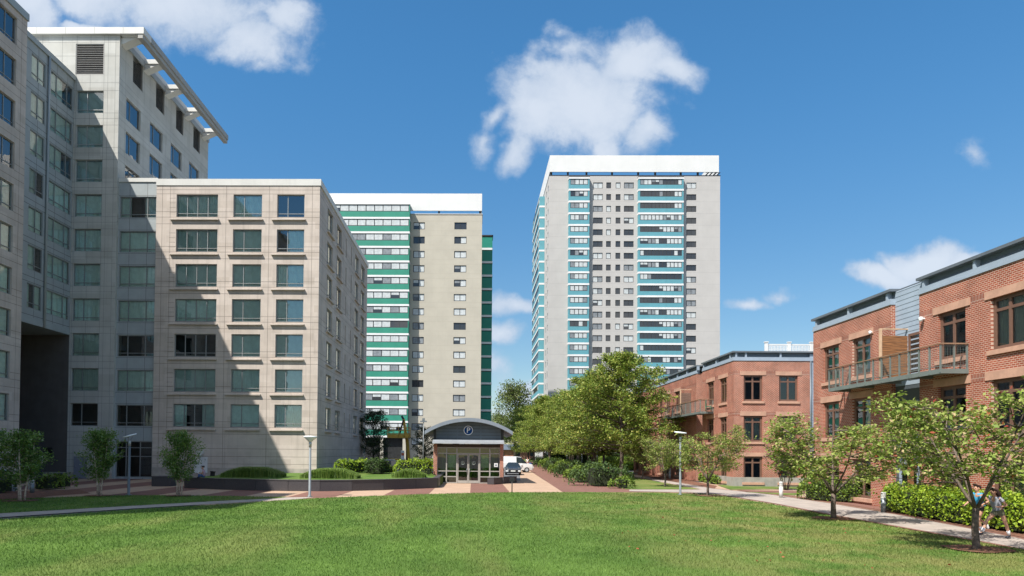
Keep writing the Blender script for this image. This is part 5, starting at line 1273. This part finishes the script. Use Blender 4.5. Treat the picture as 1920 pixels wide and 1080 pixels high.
for pts, w, h, m, lb in (([(1350, 908), (1300, 897)], 1.6, .85, m_hgreen, 'low rounded hedge at the corner of the far brick house'), ([(1352, 904.5), (1368, 905)], 2., 1.5, m_hgreen, 'taller round bush against the far brick house corner'),
                         ([(1285, 894), (1262, 890)], 1.6, 1.0, m_hlime, 'lime bush beside the far garden path'), ([(1250, 888), (1222, 884)], 1.8, 1.15, m_hlime, 'lime hedge along the far part of the garden path'), ([(1196, 882), (1150, 877)], 2.2, 1.2, m_hlime, 'bright hedge beyond the plane tree trunk'),
                         ([(1175, 880), (1125, 874)], 2., 1.9, m_hgreen, 'tall green hedge in the shade by the house wall')):
    hedge('hedge', lb, [tuple(G(u, v)[:2]) for u, v in pts], w, h, m, .2, len(lb), 70, group='hedges in front of the far brick house')
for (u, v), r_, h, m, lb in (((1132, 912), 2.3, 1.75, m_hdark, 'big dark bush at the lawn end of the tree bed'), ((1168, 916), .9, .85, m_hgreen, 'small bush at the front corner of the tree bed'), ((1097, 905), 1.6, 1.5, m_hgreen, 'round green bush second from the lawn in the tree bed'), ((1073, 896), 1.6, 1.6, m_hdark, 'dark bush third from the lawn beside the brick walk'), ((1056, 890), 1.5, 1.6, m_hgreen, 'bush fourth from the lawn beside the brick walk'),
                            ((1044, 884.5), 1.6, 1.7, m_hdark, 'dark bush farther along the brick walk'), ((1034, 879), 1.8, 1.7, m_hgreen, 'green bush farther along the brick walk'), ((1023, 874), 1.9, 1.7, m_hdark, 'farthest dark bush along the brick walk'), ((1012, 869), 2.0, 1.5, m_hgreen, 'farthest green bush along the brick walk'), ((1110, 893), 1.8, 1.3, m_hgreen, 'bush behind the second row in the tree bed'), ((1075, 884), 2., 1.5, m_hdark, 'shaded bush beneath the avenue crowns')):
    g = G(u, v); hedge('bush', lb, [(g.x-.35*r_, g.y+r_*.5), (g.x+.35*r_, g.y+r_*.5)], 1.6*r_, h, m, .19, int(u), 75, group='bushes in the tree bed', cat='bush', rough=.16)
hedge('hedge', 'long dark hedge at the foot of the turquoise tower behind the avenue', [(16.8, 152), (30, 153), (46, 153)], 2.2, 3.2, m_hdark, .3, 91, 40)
# planting in the raised bed
BZ = HWALL-.08
hedge('bush', 'light green bush at the block corner in the raised bed', [gx(612, 889, 0, 9), gx(628, 889, 0, 9)], 1.5, 1.35, m_hlime, .18, 51, 80, BZ, .2, cat='bush')
hedge('hedge', 'yellow green hedge beside the shaded side of the block', [(at(641, 880, 60).x, 60), (at(683, 880, 62).x, 62)], 1.5, 1.2, m_hlime, .18, 52, 80, BZ)
hedge('hedge', 'dark green hedge end behind the ornamental grass', [(at(700, 880, 59).x, 59), (at(712, 880, 61).x, 61)], 1.7, 1.35, m_hdark, .18, 53, 80, BZ)
hedge('bush', 'round green bush by the black car', [(at(722, 886, 61).x, 61), (at(730, 886, 62).x, 62)], 1.0, .75, m_hgreen, .16, 54, 80, BZ, cat='bush')
hedge('hedge', 'bright yellow green hedge beside the kiosk', [(at(755, 880, 60.5).x, 60.5), (at(806, 880, 60).x, 60)], 1.7, 1.3, m_hlime, .18, 55, 85, BZ)
hedge('bush', 'dark reddish bush at the kiosk corner', [(at(800, 888, 57).x, 57), (at(806, 888, 57).x, 57)], .8, .6, m_olive, .12, 56, 90, BZ, cat='bush')
for u, v, lb, sd in ((112, 915, 'leafy shrub in the shaded bed near the grey door', 61), (88, 918, 'leafy shrub beside the dark blue pylon', 62), (-2, 924, 'dark shrub at the foot of the entrance stair', 63)):
    g = G(u, v); hedge('shrub', lb, [(g.x-.4, g.y), (g.x+.4, g.y)], 1.4, .95, m_hgreen if sd < 63 else m_hdark, .17, sd, 60, cat='shrub', rough=.22)
def grassmat2():
    m, nt, p = newmat('ornamental_grass_blade'); r = nt.new('ShaderNodeNewGeometry').outputs['Random Per Island']
    col = nt.mix(r, (.08, .16, .02, 1), (.27, .36, .08, 1)); nt.l.new(col, p.inputs['Base Color']); p.inputs['Roughness'].default_value = .5
    t = nt.new('ShaderNodeBsdfTranslucent'); nt.l.new(col, t.inputs[0]); mx = nt.new('ShaderNodeMixShader'); mx.inputs[0].default_value = .35
    nt.l.new(p.outputs[0], mx.inputs[1]); nt.l.new(t.outputs[0], mx.inputs[2]); nt.l.new(mx.outputs[0], nt.n['Material Output'].inputs[0]); return m
m_orn = grassmat2()
def mound(label, x0, x1, y, h, seed, z):
    h *= 1.02
    r = np.random.default_rng(seed); L = x1-x0; n = int(L*3000)
    bx = r.uniform(x0+.25, x1-.25, n); by = y+r.normal(0, .38, n); w = r.uniform(0, 2*np.pi, n)
    ed = np.clip(np.minimum(bx-x0, x1-bx)/1.7, .12, 1)**.55; hh = h*ed*r.uniform(.75, 1.12, n); out = hh*r.uniform(.25, .8, n); wd = r.uniform(.008, .016, n)
    dx, dy = np.cos(w), np.sin(w); sx, sy = -dy*wd, dx*wd; V = np.zeros((n, 2, 4, 3))
    def P(f, zf): return bx+dx*out*f, by+dy*out*f, z+hh*zf
    for i, (f0, z0, f1, z1, w0, w1) in enumerate(((0, 0, .35, .82, 1, .9), (.35, .82, 1, .72, .9, .15))):
        a, b = P(f0, z0), P(f1, z1)
        for k, (q, s, ww) in enumerate(((a, -1, w0), (a, 1, w0), (b, 1, w1), (b, -1, w1))):
            V[:, i, k, 0] = q[0]+s*sx*ww; V[:, i, k, 1] = q[1]+s*sy*ww; V[:, i, k, 2] = q[2]
    o = np.array([(x0+x1)/2, y, z]); t = thing('ornamental_grass', label, 'ornamental grass', tuple(o), 0, 'mounds of ornamental grass in the raised bed')
    link('foliage', quads('foliage', (V-o).reshape(-1, 3), 4, m_orn), t)
    mb = MB(); xs = np.linspace(x0+.3, x1-.3, 10)-o[0]
    for a, b in zip(xs, xs[1:]): mb.box(a, -.35, 0, b, .35, h*.35)
    mb.build('dark_core', m_hcore, t)  # low dark solid filling the middle of the mound
YO = 50.5
def ox(u): return at(u, 890, YO).x
mound('mound of long grass half in the block shadow', ox(414), ox(538), YO, .82, 71, BZ); mound('mound of long grass behind the cone headed lamp', ox(566), ox(682), YO-.6, .8, 72, BZ); mound('mound of pale plumed grass next to the kiosk', ox(724), ox(800), YO+2.2, .8, 73, BZ)
# mulch rings under the lawn trees
rings = []
for u, v, r_ in ((1830.5, 1031.5, .85), (1563, 973.5, .8), (1327, 930.5, .8), (40, 940, .8), (186, 930.5, .7), (336, 930.5, .7)):
    g = G(u, v); rings.append([(g.x+r_*math.cos(w)*(1+.12*math.sin(3*w+u)), g.y+r_*math.sin(w)*(1+.12*math.cos(4*w+u))) for w in np.linspace(0, 2*np.pi, 20)[:-1]])
sheet('mulch_rings', rings, m_mulch, .052)
# ------------------------------------------------------------------ vehicles
def paint(name, c):
    m, nt, p = newmat(name); nt.put(p.inputs['Base Color'], c4(c)); p.inputs['Roughness'].default_value = .25; p.inputs['Coat Weight'].default_value = .8; p.inputs['Coat Roughness'].default_value = .06; return m
m_cwhite = paint('white_car_paint', (.70, .70, .70)); m_cdark = paint('dark_car_paint', (.022, .027, .036)); m_cblack = paint('black_car_paint', (.012, .013, .016)); m_csilv = paint('silver_car_paint', (.35, .37, .39))
m_cglass = farglass('car_glass', (.02, .028, .034)); m_lampc = farglass('headlamp_glass', (.6, .62, .62)); m_red = farglass('tail_lamp_glass', (.35, .01, .01)); m_plate = mat('number_plate', (.65, .66, .62), .5, .05)
def car(label, x, y, rz, body, prof, W_, wheel, kind='car', win=None):
    """prof: side outline (front at -L/2) as rows (x, z_low, z_belt, z_roof, width factor of belt, roof width factor)"""
    t = thing('parked_car' if kind == 'car' else 'parked_van', label, kind, (x, y, 0), rz, 'vehicles behind the kiosk')
    mb = MB(); n = len(prof); rings = []
    for (px, zl, zb, zr, wb, wr) in prof:
        hw = W_/2*wb; hr = W_/2*wr; zm = (zl+zb)/2
        rings.append([(px, -hw*.94, zl), (px, -hw, zm), (px, -hw*.985, zb), (px, -hr, max(zr, zb)-.04), (px, -hr*.8, max(zr, zb)), (px, hr*.8, max(zr, zb)), (px, hr, max(zr, zb)-.04), (px, hw*.985, zb), (px, hw, zm), (px, hw*.94, zl)])
    m = len(rings[0]); mb.v = [p for r in rings for p in r]
    for i in range(n-1):
        for j in range(m):
            k = (j+1) % m; a = i*m
            mb.f.append((a+j, a+m+j, a+m+k, a+k)); cab = prof[i][3] > prof[i][2]+.1 or prof[i+1][3] > prof[i+1][2]+.1
            g = cab and win and ((j in (2, 6) and win[0] <= i < win[1]) or (j in (3, 4, 5) and (abs(prof[i][3]-prof[i+1][3]) > .2)))
            mb.m.append(1 if g else 0); mb.sm.append(False)
    for r, rev in ((0, False), (n-1, True)):
        f = tuple(r*m+j for j in range(m)); mb.f.append(f[::-1] if rev else f); mb.m.append(0); mb.sm.append(False)
    b = mb.build('body', [body, m_cglass], t); bevel(b, .03, 2)
    L0, L1 = prof[0][0], prof[-1][0]
    for wx in wheel[1]:
        for s in (-1, 1):
            wy = s*(W_/2-.1); M = Matrix.Translation((wx, wy, wheel[0])) @ Matrix.Rotation(H90, 4, 'X'); r = wheel[0]
            mb = MB(); mb.lathe([(r*.62, -.11), (r*.95, -.115), (r, -.07), (r, .07), (r*.95, .115), (r*.62, .11)], n=20, M=M); w = mb.build('wheel', m_tyre, t)
            mb = MB(); mb.lathe([(r*.6, -.12), (r*.6, .12)], n=14, M=M); mb.build('rim', m_csilv, w)
    zb = prof[0][2]
    for s in (-1, 1):
        mb = MB(); mb.box(L0-.02, s*W_*.36-.2, zb-.22, L0+.12, s*W_*.36+.2, zb-.05); mb.build('headlight', m_lampc, t)
        mb = MB(); mb.box(L1-.1, s*W_*.40-.12, prof[-1][2]-.3, L1+.015, s*W_*.40+.12, prof[-1][2]-.08); mb.build('tail_light', m_red, t)
        mx = prof[min(3, n-1)][0]; mb = MB(); mb.box(mx-.08, s*(W_/2+.02)-.08, zb+.1, mx+.08, s*(W_/2+.02)+.08, zb+.25); mb.build('mirror', body, t)
    mb = MB(); mb.box(L0-.03, -.55, .35, L0+.02, .55, .62); mb.build('grille', m_black, t)
    mb = MB(); mb.box(L0-.04, -.26, .42, L0-.031, .26, .55); mb.build('number_plate', m_plate, t)
    return t
SEDAN = [(-2.25, .3, .62, .62, .82, .7), (-2.1, .22, .78, .78, .95, .8), (-1.1, .2, .9, .92, 1, .82), (-.95, .2, .92, .95, 1, .8), (-.25, .2, .95, 1.42, 1, .66), (.75, .2, .95, 1.44, 1, .66), (1.45, .2, .96, 1.08, 1, .74), (2.1, .24, .95, .97, .95, .8), (2.25, .34, .8, .8, .85, .75)]
SUV = [(-2.3, .35, .75, .75, .85, .75), (-2.15, .28, .98, .98, .96, .82), (-1.15, .28, 1.08, 1.1, 1, .84), (-.4, .28, 1.1, 1.68, 1, .72), (1.6, .28, 1.1, 1.7, 1, .72), (2.2, .3, 1.1, 1.15, .97, .76), (2.3, .4, .9, .9, .9, .8)]
VAN = [(-2.6, .4, .8, .8, .86, .75), (-2.45, .3, 1.05, 1.05, .96, .85), (-1.75, .3, 1.15, 1.22, 1, .86), (-1.0, .3, 1.2, 1.98, 1, .82), (-.35, .3, 1.2, 2.05, 1, .82), (2.5, .3, 1.2, 2.05, 1, .82), (2.6, .32, 1.2, 1.95, .99, .8)]
def gY(u, Y): return at(u, 860, Y).x
car('dark sedan parked nose out behind the kiosk', gY(964, 78), 78+2.2, H90*.97, m_cdark, SEDAN, 1.82, (.32, (-1.4, 1.35)), win=(3, 6))
car('white panel van parked beyond the dark sedan', gY(962, 88), 89, R_(186), m_cwhite, VAN, 1.95, (.34, (-1.7, 1.55)), 'van', win=(2, 4))
car('white sport utility car behind the bushes left of the boom lift', gY(708, 74), 76, R_(10), m_cwhite, SUV, 1.9, (.36, (-1.4, 1.4)), win=(2, 5))
car('black sport utility car behind the bushes beside the boom lift', gY(740, 69), 70.5, R_(84), m_cblack, SUV, 1.9, (.36, (-1.4, 1.4)), win=(2, 5))
car('silver car half hidden behind the kiosk hedge', gY(800, 84), 85, R_(20), m_csilv, SEDAN, 1.8, (.32, (-1.4, 1.35)), win=(3, 6))

# ------------------------------------------------------------------ boom lift
m_yel = mat('lift_yellow', (.47, .28, .035), .5, .12, 3); YL = 80.
bx = gY(762, YL); t = thing('boom_lift', 'yellow boom lift with its basket raised before the green tower', 'lift', (bx, YL, 0)); zb = at(748, 820, YL).z; bxx = gY(749, YL)-bx
mb = MB(); mb.box(-1.5, -.9, .35, 1.3, .9, .75); bevel(mb.build('chassis', m_black, t), .05)
for wx in (-1.1, .9):
    for wy in (-.95, .95): mb = MB(); mb.lathe([(.25, -.15), (.42, -.15), (.45, -.1), (.45, .1), (.42, .15), (.25, .15)], n=16, M=Matrix.Translation((wx, wy, .45)) @ Matrix.Rotation(H90, 4, 'X')); mb.build('wheel', m_tyre, t)
mb = MB(); mb.box(-1.9, -.85, .78, -.2, .85, 1.75); mb.box(-.2, -.6, .78, .9, .6, 1.3); bevel(mb.build('turntable', m_yel, t), .08)
def beam(a, b, w, name, m=m_yel):
    a, b = Vector(a), Vector(b); d = (b-a); M = Matrix.Translation(a) @ d.to_track_quat('Z', 'Y').to_matrix().to_4x4(); mb = MB(); mb.box(-w, -w, 0, w, w, d.length, 0, M); return mb.build(name, m, t)
beam((.3, 0, 1.3), (.05, -.1, zb-.2), .16, 'main_boom'); beam((.05, -.3, zb-.3), (-.35, -.3, zb+2.1), .15, 'upper_boom'); beam((-.35, -.1, zb+2.1), (-.6, -.1, zb+2.5), .12, 'jib_head', m_navy)
beam((-.35, -.5, zb+2.0), (bxx, -.5, zb+.2), .09, 'jib', m_black)
mb = MB(); w = 1.3; d = .5; bz_ = zb
mb.box(bxx-w, -1.3, bz_-.1, bxx+w, -.3, bz_+.35)
for z in (.42, .78, 1.1):
    for y in (-1.3, -.3): mb.tube([(bxx-w, y, bz_+z), (bxx+w, y, bz_+z)], .035, 6)
    for x in (-w, w): mb.tube([(bxx+x, -1.3, bz_+z), (bxx+x, -.3, bz_+z)], .035, 6)
for x in (-w, -w*.5, 0, w*.5, w):
    for y in (-1.3, -.3): mb.tube([(bxx+x, y, bz_), (bxx+x, y, bz_+1.12)], .03, 6)
mb.build('basket', m_yel, t)
mb = MB(); mb.box(bxx-.3, -1.28, bz_+.75, bxx+.3, -1.0, bz_+1.2); bevel(mb.build('control_box', m_navy, t), .03)
# small parking sign and camera mast behind the kiosk
x = gY(755, 76); t = thing('parking_sign', 'small white sign on a post in front of the garage opening', 'sign', (x, 76, 0)); z = at(755, 849, 76).z
mb = MB(); mb.tube([(0, 0, 0), (0, 0, z)], .04, 8); mb.build('post', m_steel, t); mb = MB(); mb.box(-.2, -.06, z-.75, .2, -.042, z+.25); mb.box(-.15, -.064, z-.3, .15, -.0605, z+.0, 1); mb.build('plate', [m_white, m_red], t)
x = gY(793.5, 66); t = thing('light_mast', 'slim pale mast rising behind the left end of the kiosk roof', 'mast', (x, 66, 0)); z = at(793, 789, 66).z
mb = MB(); mb.tube([(0, 0, 0), (0, 0, z)], [.07, .04], 8); mb.build('pole', m_steel, t); mb = MB(); mb.box(-.32, -.1, z-.12, .32, .1, z); mb.box(-.12, -.12, z, .12, .12, z+.25); mb.build('head', m_steel, t)
# low brick buildings far beyond the car park
x = gY(975, 240); t = thing('far_house', 'low brown house far beyond the car park', 'house', (x, 240, 0)); mb = MB(); mb.box(-16, 0, 0, 16, 10, 3.2); mb.build('wall', m_brick, t)
mb = MB(); mb.face([(-17, -1, 3.2), (17, -1, 3.2), (15, 5, 5.2), (-15, 5, 5.2)]); mb.face([(17, 11, 3.2), (-17, 11, 3.2), (-15, 5, 5.2), (15, 5, 5.2)]); mb.face([(17, -1, 3.2), (17, 11, 3.2), (15, 5, 5.2)]); mb.face([(-17, 11, 3.2), (-17, -1, 3.2), (-15, 5, 5.2)]); mb.build('roof', m_roofm, t)
for i in range(5): mb = MB(); mb.box(-13+5.5*i, -.05, 1, -11+5.5*i, -.002, 2.4); mb.build('window', m_fglass, t)

# ------------------------------------------------------------------ people
m_skin = mat('skin', (.47, .26, .17), .55, .05, 8); m_hair = mat('brown_hair', (.035, .02, .016), .6, .3, 30); m_shoe = mat('dark_shoe', (.02, .022, .03), .6, .2); m_shoew = mat('white_shoe', (.7, .7, .7), .6, .05)
def skinned(name, pts, edges, rad, m, parent, root=0, sub=2, mats=None):
    me = bpy.data.meshes.new(name+'_cage'); me.from_pydata([tuple(p) for p in pts], edges, [])
    o = bpy.data.objects.new('tmp', me); COL.objects.link(o)
    sk = o.modifiers.new('s', 'SKIN'); sk.use_smooth_shade = True
    for i, v in enumerate(me.skin_vertices[0].data):
        r = rad[i]; v.radius = (r, r) if not hasattr(r, '__len__') else r; v.use_root = (i == root)
    sb = o.modifiers.new('u', 'SUBSURF'); sb.levels = sub; sb.render_levels = sub
    bpy.context.view_layer.update()
    r = bpy.data.meshes.new_from_object(o.evaluated_get(bpy.context.evaluated_depsgraph_get())); bpy.data.objects.remove(o)
    r.materials.clear(); r.materials.append(m); r.name = name
    r.polygons.foreach_set('use_smooth', [True]*len(r.polygons))
    return link(name, r, parent)
def person(label, loc, rz, J, shirt, shorts, sock=None, shoe=None, hair='long', skirt=False, group=None, name='person', bag=None):
    """J: joint positions in metres, facing -x; keys pelvis chest neck head, shl ell hal / shr elr har, hipl knl anl tol / ..r"""
    t = thing(name, label, 'person', loc, rz, group); V = {k: Vector(v) for k, v in J.items()}
    up = (V['head']-V['neck']).normalized(); fw = Vector(J.get('face', (-1, 0, 0))).normalized()
    P = []; E = []; Rr = []; idx = {}
    def add(k, p, r, par=None):
        idx[k] = len(P); P.append(Vector(p)); Rr.append(r)
        if par is not None: E.append((idx[par], idx[k]))
    add('pelvis', V['pelvis'], (.125, .105)); add('waist', V['pelvis'].lerp(V['chest'], .5), (.115, .09), 'pelvis'); add('chest', V['chest'], (.145, .105), 'waist')
    add('neckb', V['chest'].lerp(V['neck'], .75), (.075, .07), 'chest'); add('neck', V['neck'], .052, 'neckb'); add('jaw', V['neck'].lerp(V['head'], .45)+fw*.035, (.062, .068), 'neck')
    add('face', V['head']+fw*.012, (.08, .092), 'jaw'); add('crown', V['head']+up*.085-fw*.01, (.065, .07), 'face')
    for s in 'lr':
        add('sh'+s, V['sh'+s], .058, 'chest'); add('el'+s, V['el'+s], .041, 'sh'+s); add('fa'+s, V['el'+s].lerp(V['ha'+s], .35), .040, 'el'+s); d = (V['ha'+s]-V['el'+s]).normalized()
        add('ha'+s, V['ha'+s], .026, 'fa'+s); add('pa'+s, V['ha'+s]+d*.06, (.036, .022), 'ha'+s)
        side = d.cross(Vector((0, 0, 1))).normalized() if abs(d.z) < .9 else Vector((0, 1, 0)); curl = d.cross(side).normalized()
        for q, (o_, ln) in enumerate(((-.03, .058), (-.011, .07), (.009, .066), (.028, .052))):
            a = V['ha'+s]+d*.085+side*o_; add(f'f{q}{s}', a, .0095, 'pa'+s); b = a+d*ln*.5-curl*ln*.18; add(f'g{q}{s}', b, .0085, f'f{q}{s}'); add(f'h{q}{s}', b+d*ln*.3-curl*ln*.45, .007, f'g{q}{s}')
        a = V['ha'+s]+d*.04+side*.042; add('th'+s, a, .0105, 'pa'+s); add('ti'+s, a+d*.035+side*.018-curl*.012, .008, 'th'+s)
        add('hi'+s, V['hip'+s], .088, 'pelvis'); add('tm'+s, V['hip'+s].lerp(V['kn'+s], .5), .078, 'hi'+s); add('kn'+s, V['kn'+s], .054, 'tm'+s)
        add('ca'+s, V['kn'+s].lerp(V['an'+s], .3), .056, 'kn'+s); add('an'+s, V['an'+s], .034, 'ca'+s); add('to'+s, V['to'+s], (.04, .028), 'an'+s)
    body = skinned('body', P, E, Rr, m_skin, t, 0, 2)
    # face features
    r = fw.cross(up).normalized(); mb = MB(); hd = V['head']
    for s in (-1, 1):
        mb2 = MB(); mb2.lathe([(.002, -.011), (.010, -.006), (.012, 0), (.010, .006), (.002, .011)], tuple(hd+fw*.088+r*s*.031+up*.012), 8); mb2.build('eye', m_black, body)
        mb2 = MB(); mb2.lathe([(.004, -.028), (.016, -.012), (.017, .010), (.006, .026)], tuple(hd+r*s*.082-fw*.008), 8); mb2.build('ear', m_skin, body)
    nb = hd+fw*.095; mb.tube([nb+up*.012, nb-up*.022+fw*.02, nb-up*.03], [.006, .012, .007], 6); mb.build('nose', m_skin, body)
    mb = MB(); mb.tube([hd+fw*.085-up*.055-r*.022, hd+fw*.094-up*.058, hd+fw*.085-up*.055+r*.022], [.003, .006, .003], 6); mb.build('mouth', mat('lips', (.30, .10, .08), .5), body)
    # hair
    hp = [hd+fw*.05+up*.095, hd+up*.115-fw*.02, hd-fw*.085+up*.05]; hr = [.04, .075, .082]; 
    if hair == 'long': hp += [hd-fw*.15-up*.03, hd-fw*.20-up*.13, hd-fw*.19-up*.24]; hr += [.10, .085, .04]
    else: hp += [hd-fw*.085-up*.03]; hr += [.06]
    skinned('hair', hp, [(i, i+1) for i in range(len(hp)-1)], hr, m_hair, t, 1, 2)
    # shirt
    k = ['pelvis', 'waist', 'chest', 'neckb']; sp = [P[idx['pelvis']].lerp(P[idx['waist']], .35), P[idx['waist']], P[idx['chest']], V['chest'].lerp(V['neck'], .6)]; sr = [(.142, .125), (.136, .112), (.165, .125), (.085, .085)]; se = [(0, 1), (1, 2), (2, 3)]
    for s in 'lr':
        sp += [V['sh'+s], V['sh'+s].lerp(V['el'+s], .55 if shirt[1] else .12)]; sr += [.074, .066 if shirt[1] else .06]; n = len(sp); se += [(2, n-2), (n-2, n-1)]
    skinned('shirt', sp, se, sr, shirt[0], t, 1, 2)
    qp = [P[idx['waist']].lerp(P[idx['pelvis']], .45), P[idx['pelvis']]]; qr = [(.138, .115), (.148, .128)]; qe = [(0, 1)]
    for s in 'lr':
        qp += [V['hip'+s], V['hip'+s].lerp(V['kn'+s], shorts[1])]; qr += [.108, .098 if shorts[1] < .7 else .075]; n = len(qp); qe += [(1, n-2), (n-2, n-1)]
        if shorts[1] > .9: qp += [V['an'+s]]; qr += [.055]; qe += [(n-1, n)]
    skinned('shorts' if shorts[1] < .9 else 'trousers', qp, qe, qr, shorts[0], t, 1, 2)
    for s in 'lr':
        d = (V['to'+s]-V['an'+s]).normalized(); a = V['an'+s]; sh = skinned('shoe', [a-Vector((0, 0, .0))-d*.035-Vector((0, 0, .03)), a.lerp(V['to'+s], .5)-Vector((0, 0, .01)), V['to'+s]+d*.03], [(0, 1), (1, 2)], [(.045, .05), (.05, .045), (.048, .033)], shoe or m_shoe, t, 1, 2)
        if sock: u = (V['kn'+s]-a).normalized(); mb = MB(); mb.tube([a+u*.02, a+u*.15], [.046, .052], 10); mb.build('sock', sock, t)
    return t
# running woman in grey shirt, mid stride, heading left in the picture
J1 = dict(pelvis=(0, 0, .90), chest=(-.09, 0, 1.22), neck=(-.14, 0, 1.41), head=(-.17, 0, 1.52), shl=(-.10, -.165, 1.33), ell=(.07, -.25, 1.10), hal=(-.15, -.22, 1.06), shr=(-.10, .165, 1.33), elr=(.02, .24, 1.09), har=(-.20, .20, 1.13),
          hipl=(.03, -.085, .86), knl=(.17, -.10, .50), anl=(.30, -.10, .12), tol=(.19, -.11, .045), hipr=(-.04, .085, .86), knr=(-.33, .09, .58), anr=(-.52, .08, .20), tor=(-.64, .07, .13), face=(-1, -.1, -.05))
g = G(1872, 1010)
m_sw = mat('white_sock', (.72, .72, .75), .8)
person('person running in a grey shirt and olive shorts with long dark hair', (g.x, g.y, .01), R_(8), J1, (mat('grey_shirt', (.30, .31, .36), .85, .1, 8), True), (mat('olive_shorts', (.13, .13, .085), .85, .1, 8), .42), m_sw, m_shoe, 'long', group='joggers on the garden path')
J2 = dict(pelvis=(0, 0, .93), chest=(-.05, 0, 1.26), neck=(-.07, 0, 1.46), head=(-.09, 0, 1.58), shl=(-.05, -.18, 1.37), ell=(.12, -.24, 1.15), hal=(-.08, -.25, 1.06), shr=(-.05, .18, 1.37), elr=(-.14, .26, 1.12), har=(-.36, .2, 1.0),
          hipl=(-.02, -.09, .89), knl=(-.14, -.1, .49), anl=(.0, -.1, .14), tol=(-.13, -.1, .045), hipr=(.04, .09, .89), knr=(.06, .1, .50), anr=(.36, .1, .34), tor=(.40, .1, .20))
g = G(1843, 1003)
person('person running in a bright blue sleeveless top and black shorts behind the dogwood trunk', (g.x, g.y+.15, .01), R_(6), J2, (mat('blue_top', (.05, .32, .55), .8, .08, 8), False), (m_black, .38), m_sw, m_shoew, 'short', group='joggers on the garden path')
# reading figure seated on the end of the planter wall
g = WP[0].lerp(WP[1], .35); J3 = dict(pelvis=(0, .05, .10), chest=(-.04, .03, .40), neck=(-.07, .0, .58), head=(-.10, -.02, .69), shl=(-.05, -.14, .50), ell=(-.12, -.22, .27), hal=(-.27, -.10, .32), shr=(-.05, .2, .50), elr=(-.12, .25, .27), har=(-.27, .08, .32),
          hipl=(-.04, -.05, .10), knl=(-.42, -.12, .22), anl=(-.30, -.16, .02), tol=(-.42, -.2, .035), hipr=(-.04, .14, .10), knr=(-.42, .2, .24), anr=(-.32, .22, .03), tor=(-.44, .24, .035), face=(-1, -.3, -.35))
person('person in a pale pink top sitting reading on the low dark wall', (g.x+.35, g.y+.22, HWALL), R_(15), J3, (mat('pink_top', (.50, .34, .38), .85, .2, 14), True), (mat('blue_jeans', (.05, .10, .22), .85, .1), .95), None, m_shoe, 'short')
mb = MB(); mb.box(-.16, -.012, 0, 0, .012, .22, 0, Matrix.Rotation(.5, 4, 'Y')); mb.box(0, -.012, 0, .16, .012, .22, 0, Matrix.Rotation(.2, 4, 'Y'))
tag(mb.build('book', m_paper, loc=(g.x+.04, g.y+.12, HWALL+.25), rz=R_(60)), 'open book held by the person sitting on the wall', 'book')
bp = [(0, 0, .05), (0, 0, .22), (.02, 0, .36)]; o = skinned('backpack', bp, [(0, 1), (1, 2)], [(.17, .13), (.19, .14), (.12, .09)], m_black, None, 1, 2); o.location = (g.x+.92, g.y+.22, HWALL+.06); tag(o, 'black backpack lying on the wall beside the reader', 'backpack')
# walkers far down the brick walk
J4 = dict(pelvis=(0, 0, .95), chest=(0, 0, 1.28), neck=(0, 0, 1.5), head=(-.01, 0, 1.62), shl=(0, -.19, 1.4), ell=(.02, -.25, 1.12), hal=(-.03, -.26, .87), shr=(0, .19, 1.4), elr=(.02, .25, 1.12), har=(-.03, .26, .87),
          hipl=(0, -.09, .91), knl=(-.1, -.09, .5), anl=(-.12, -.09, .09), tol=(-.25, -.09, .04), hipr=(0, .09, .91), knr=(.06, .09, .5), anr=(.2, .09, .1), tor=(.09, .09, .04))
gw = Vector((at(989, 860, 112).x, 112, 0))
person('distant person in a white shirt walking on the brick walk with a blue bag', tuple(gw), H90, J4, (mat('white_shirt', (.7, .68, .66), .85), True), (mat('pink_shorts', (.55, .3, .28), .85), .5), None, m_shoew, 'short', group='people far down the brick walk')
mb = MB(); mb.box(-.2, -.1, 0, .2, .1, .5); mb.tube([(-.12, 0, .5), (-.08, 0, .68), (.08, 0, .68), (.12, 0, .5)], .02, 6); tag(bevel(mb.build('shopping_bag', mat('blue_bag', (.03, .12, .45), .6), loc=(gw.x+.42, gw.y-.05, .25)), .03), 'blue shopping bag carried by the distant walker', 'bag')
gw = Vector((at(978.5, 860, 118).x, 118, 0))
person('distant person in an orange shirt walking past the parked van', tuple(gw), -H90, J4, (mat('orange_shirt', (.5, .16, .06), .85), True), (mat('dark_trousers', (.03, .03, .04), .85), .95), None, m_shoe, 'short', group='people far down the brick walk')
# green folding chair on the far balcony
x = atX(1331, 760, XF-.6); t = thing('balcony_chair', 'green garden chair on the balcony of the far brick house', 'chair', (XF-.6, x.y+.4, 6.46), 1.2)
m_gc = mat('green_plastic', (.01, .16, .08), .5, .05)
mb = MB(); mb.box(-.25, -.25, .40, .25, .25, .44); bevel(mb.build('seat', m_gc, t), .015); mb = MB(); mb.box(-.25, .21, .45, .25, .25, .95); bevel(mb.build('backrest', m_gc, t), .015)
for sx in (-.22, .22):
    for sy in (-.22, .22): mb = MB(); mb.tube([(sx, sy, 0), (sx, sy, .4)], .02, 6); mb.build('leg', m_gc, t)
# fallen leaves on the worn turf
lp = []
for i in range(60):
    g = G(random.uniform(1150, 1900), random.uniform(945, 1070)); 
    if 10 < g.y < 40: lp.append((g.x, g.y, .06))
tag(link('fallen_leaves', quads('fallen_leaves', leaves(np.array(lp), .09, rng, .9), 4, m_dogr)), 'scattered red fallen leaves on the worn turf', 'leaves', kind='stuff')
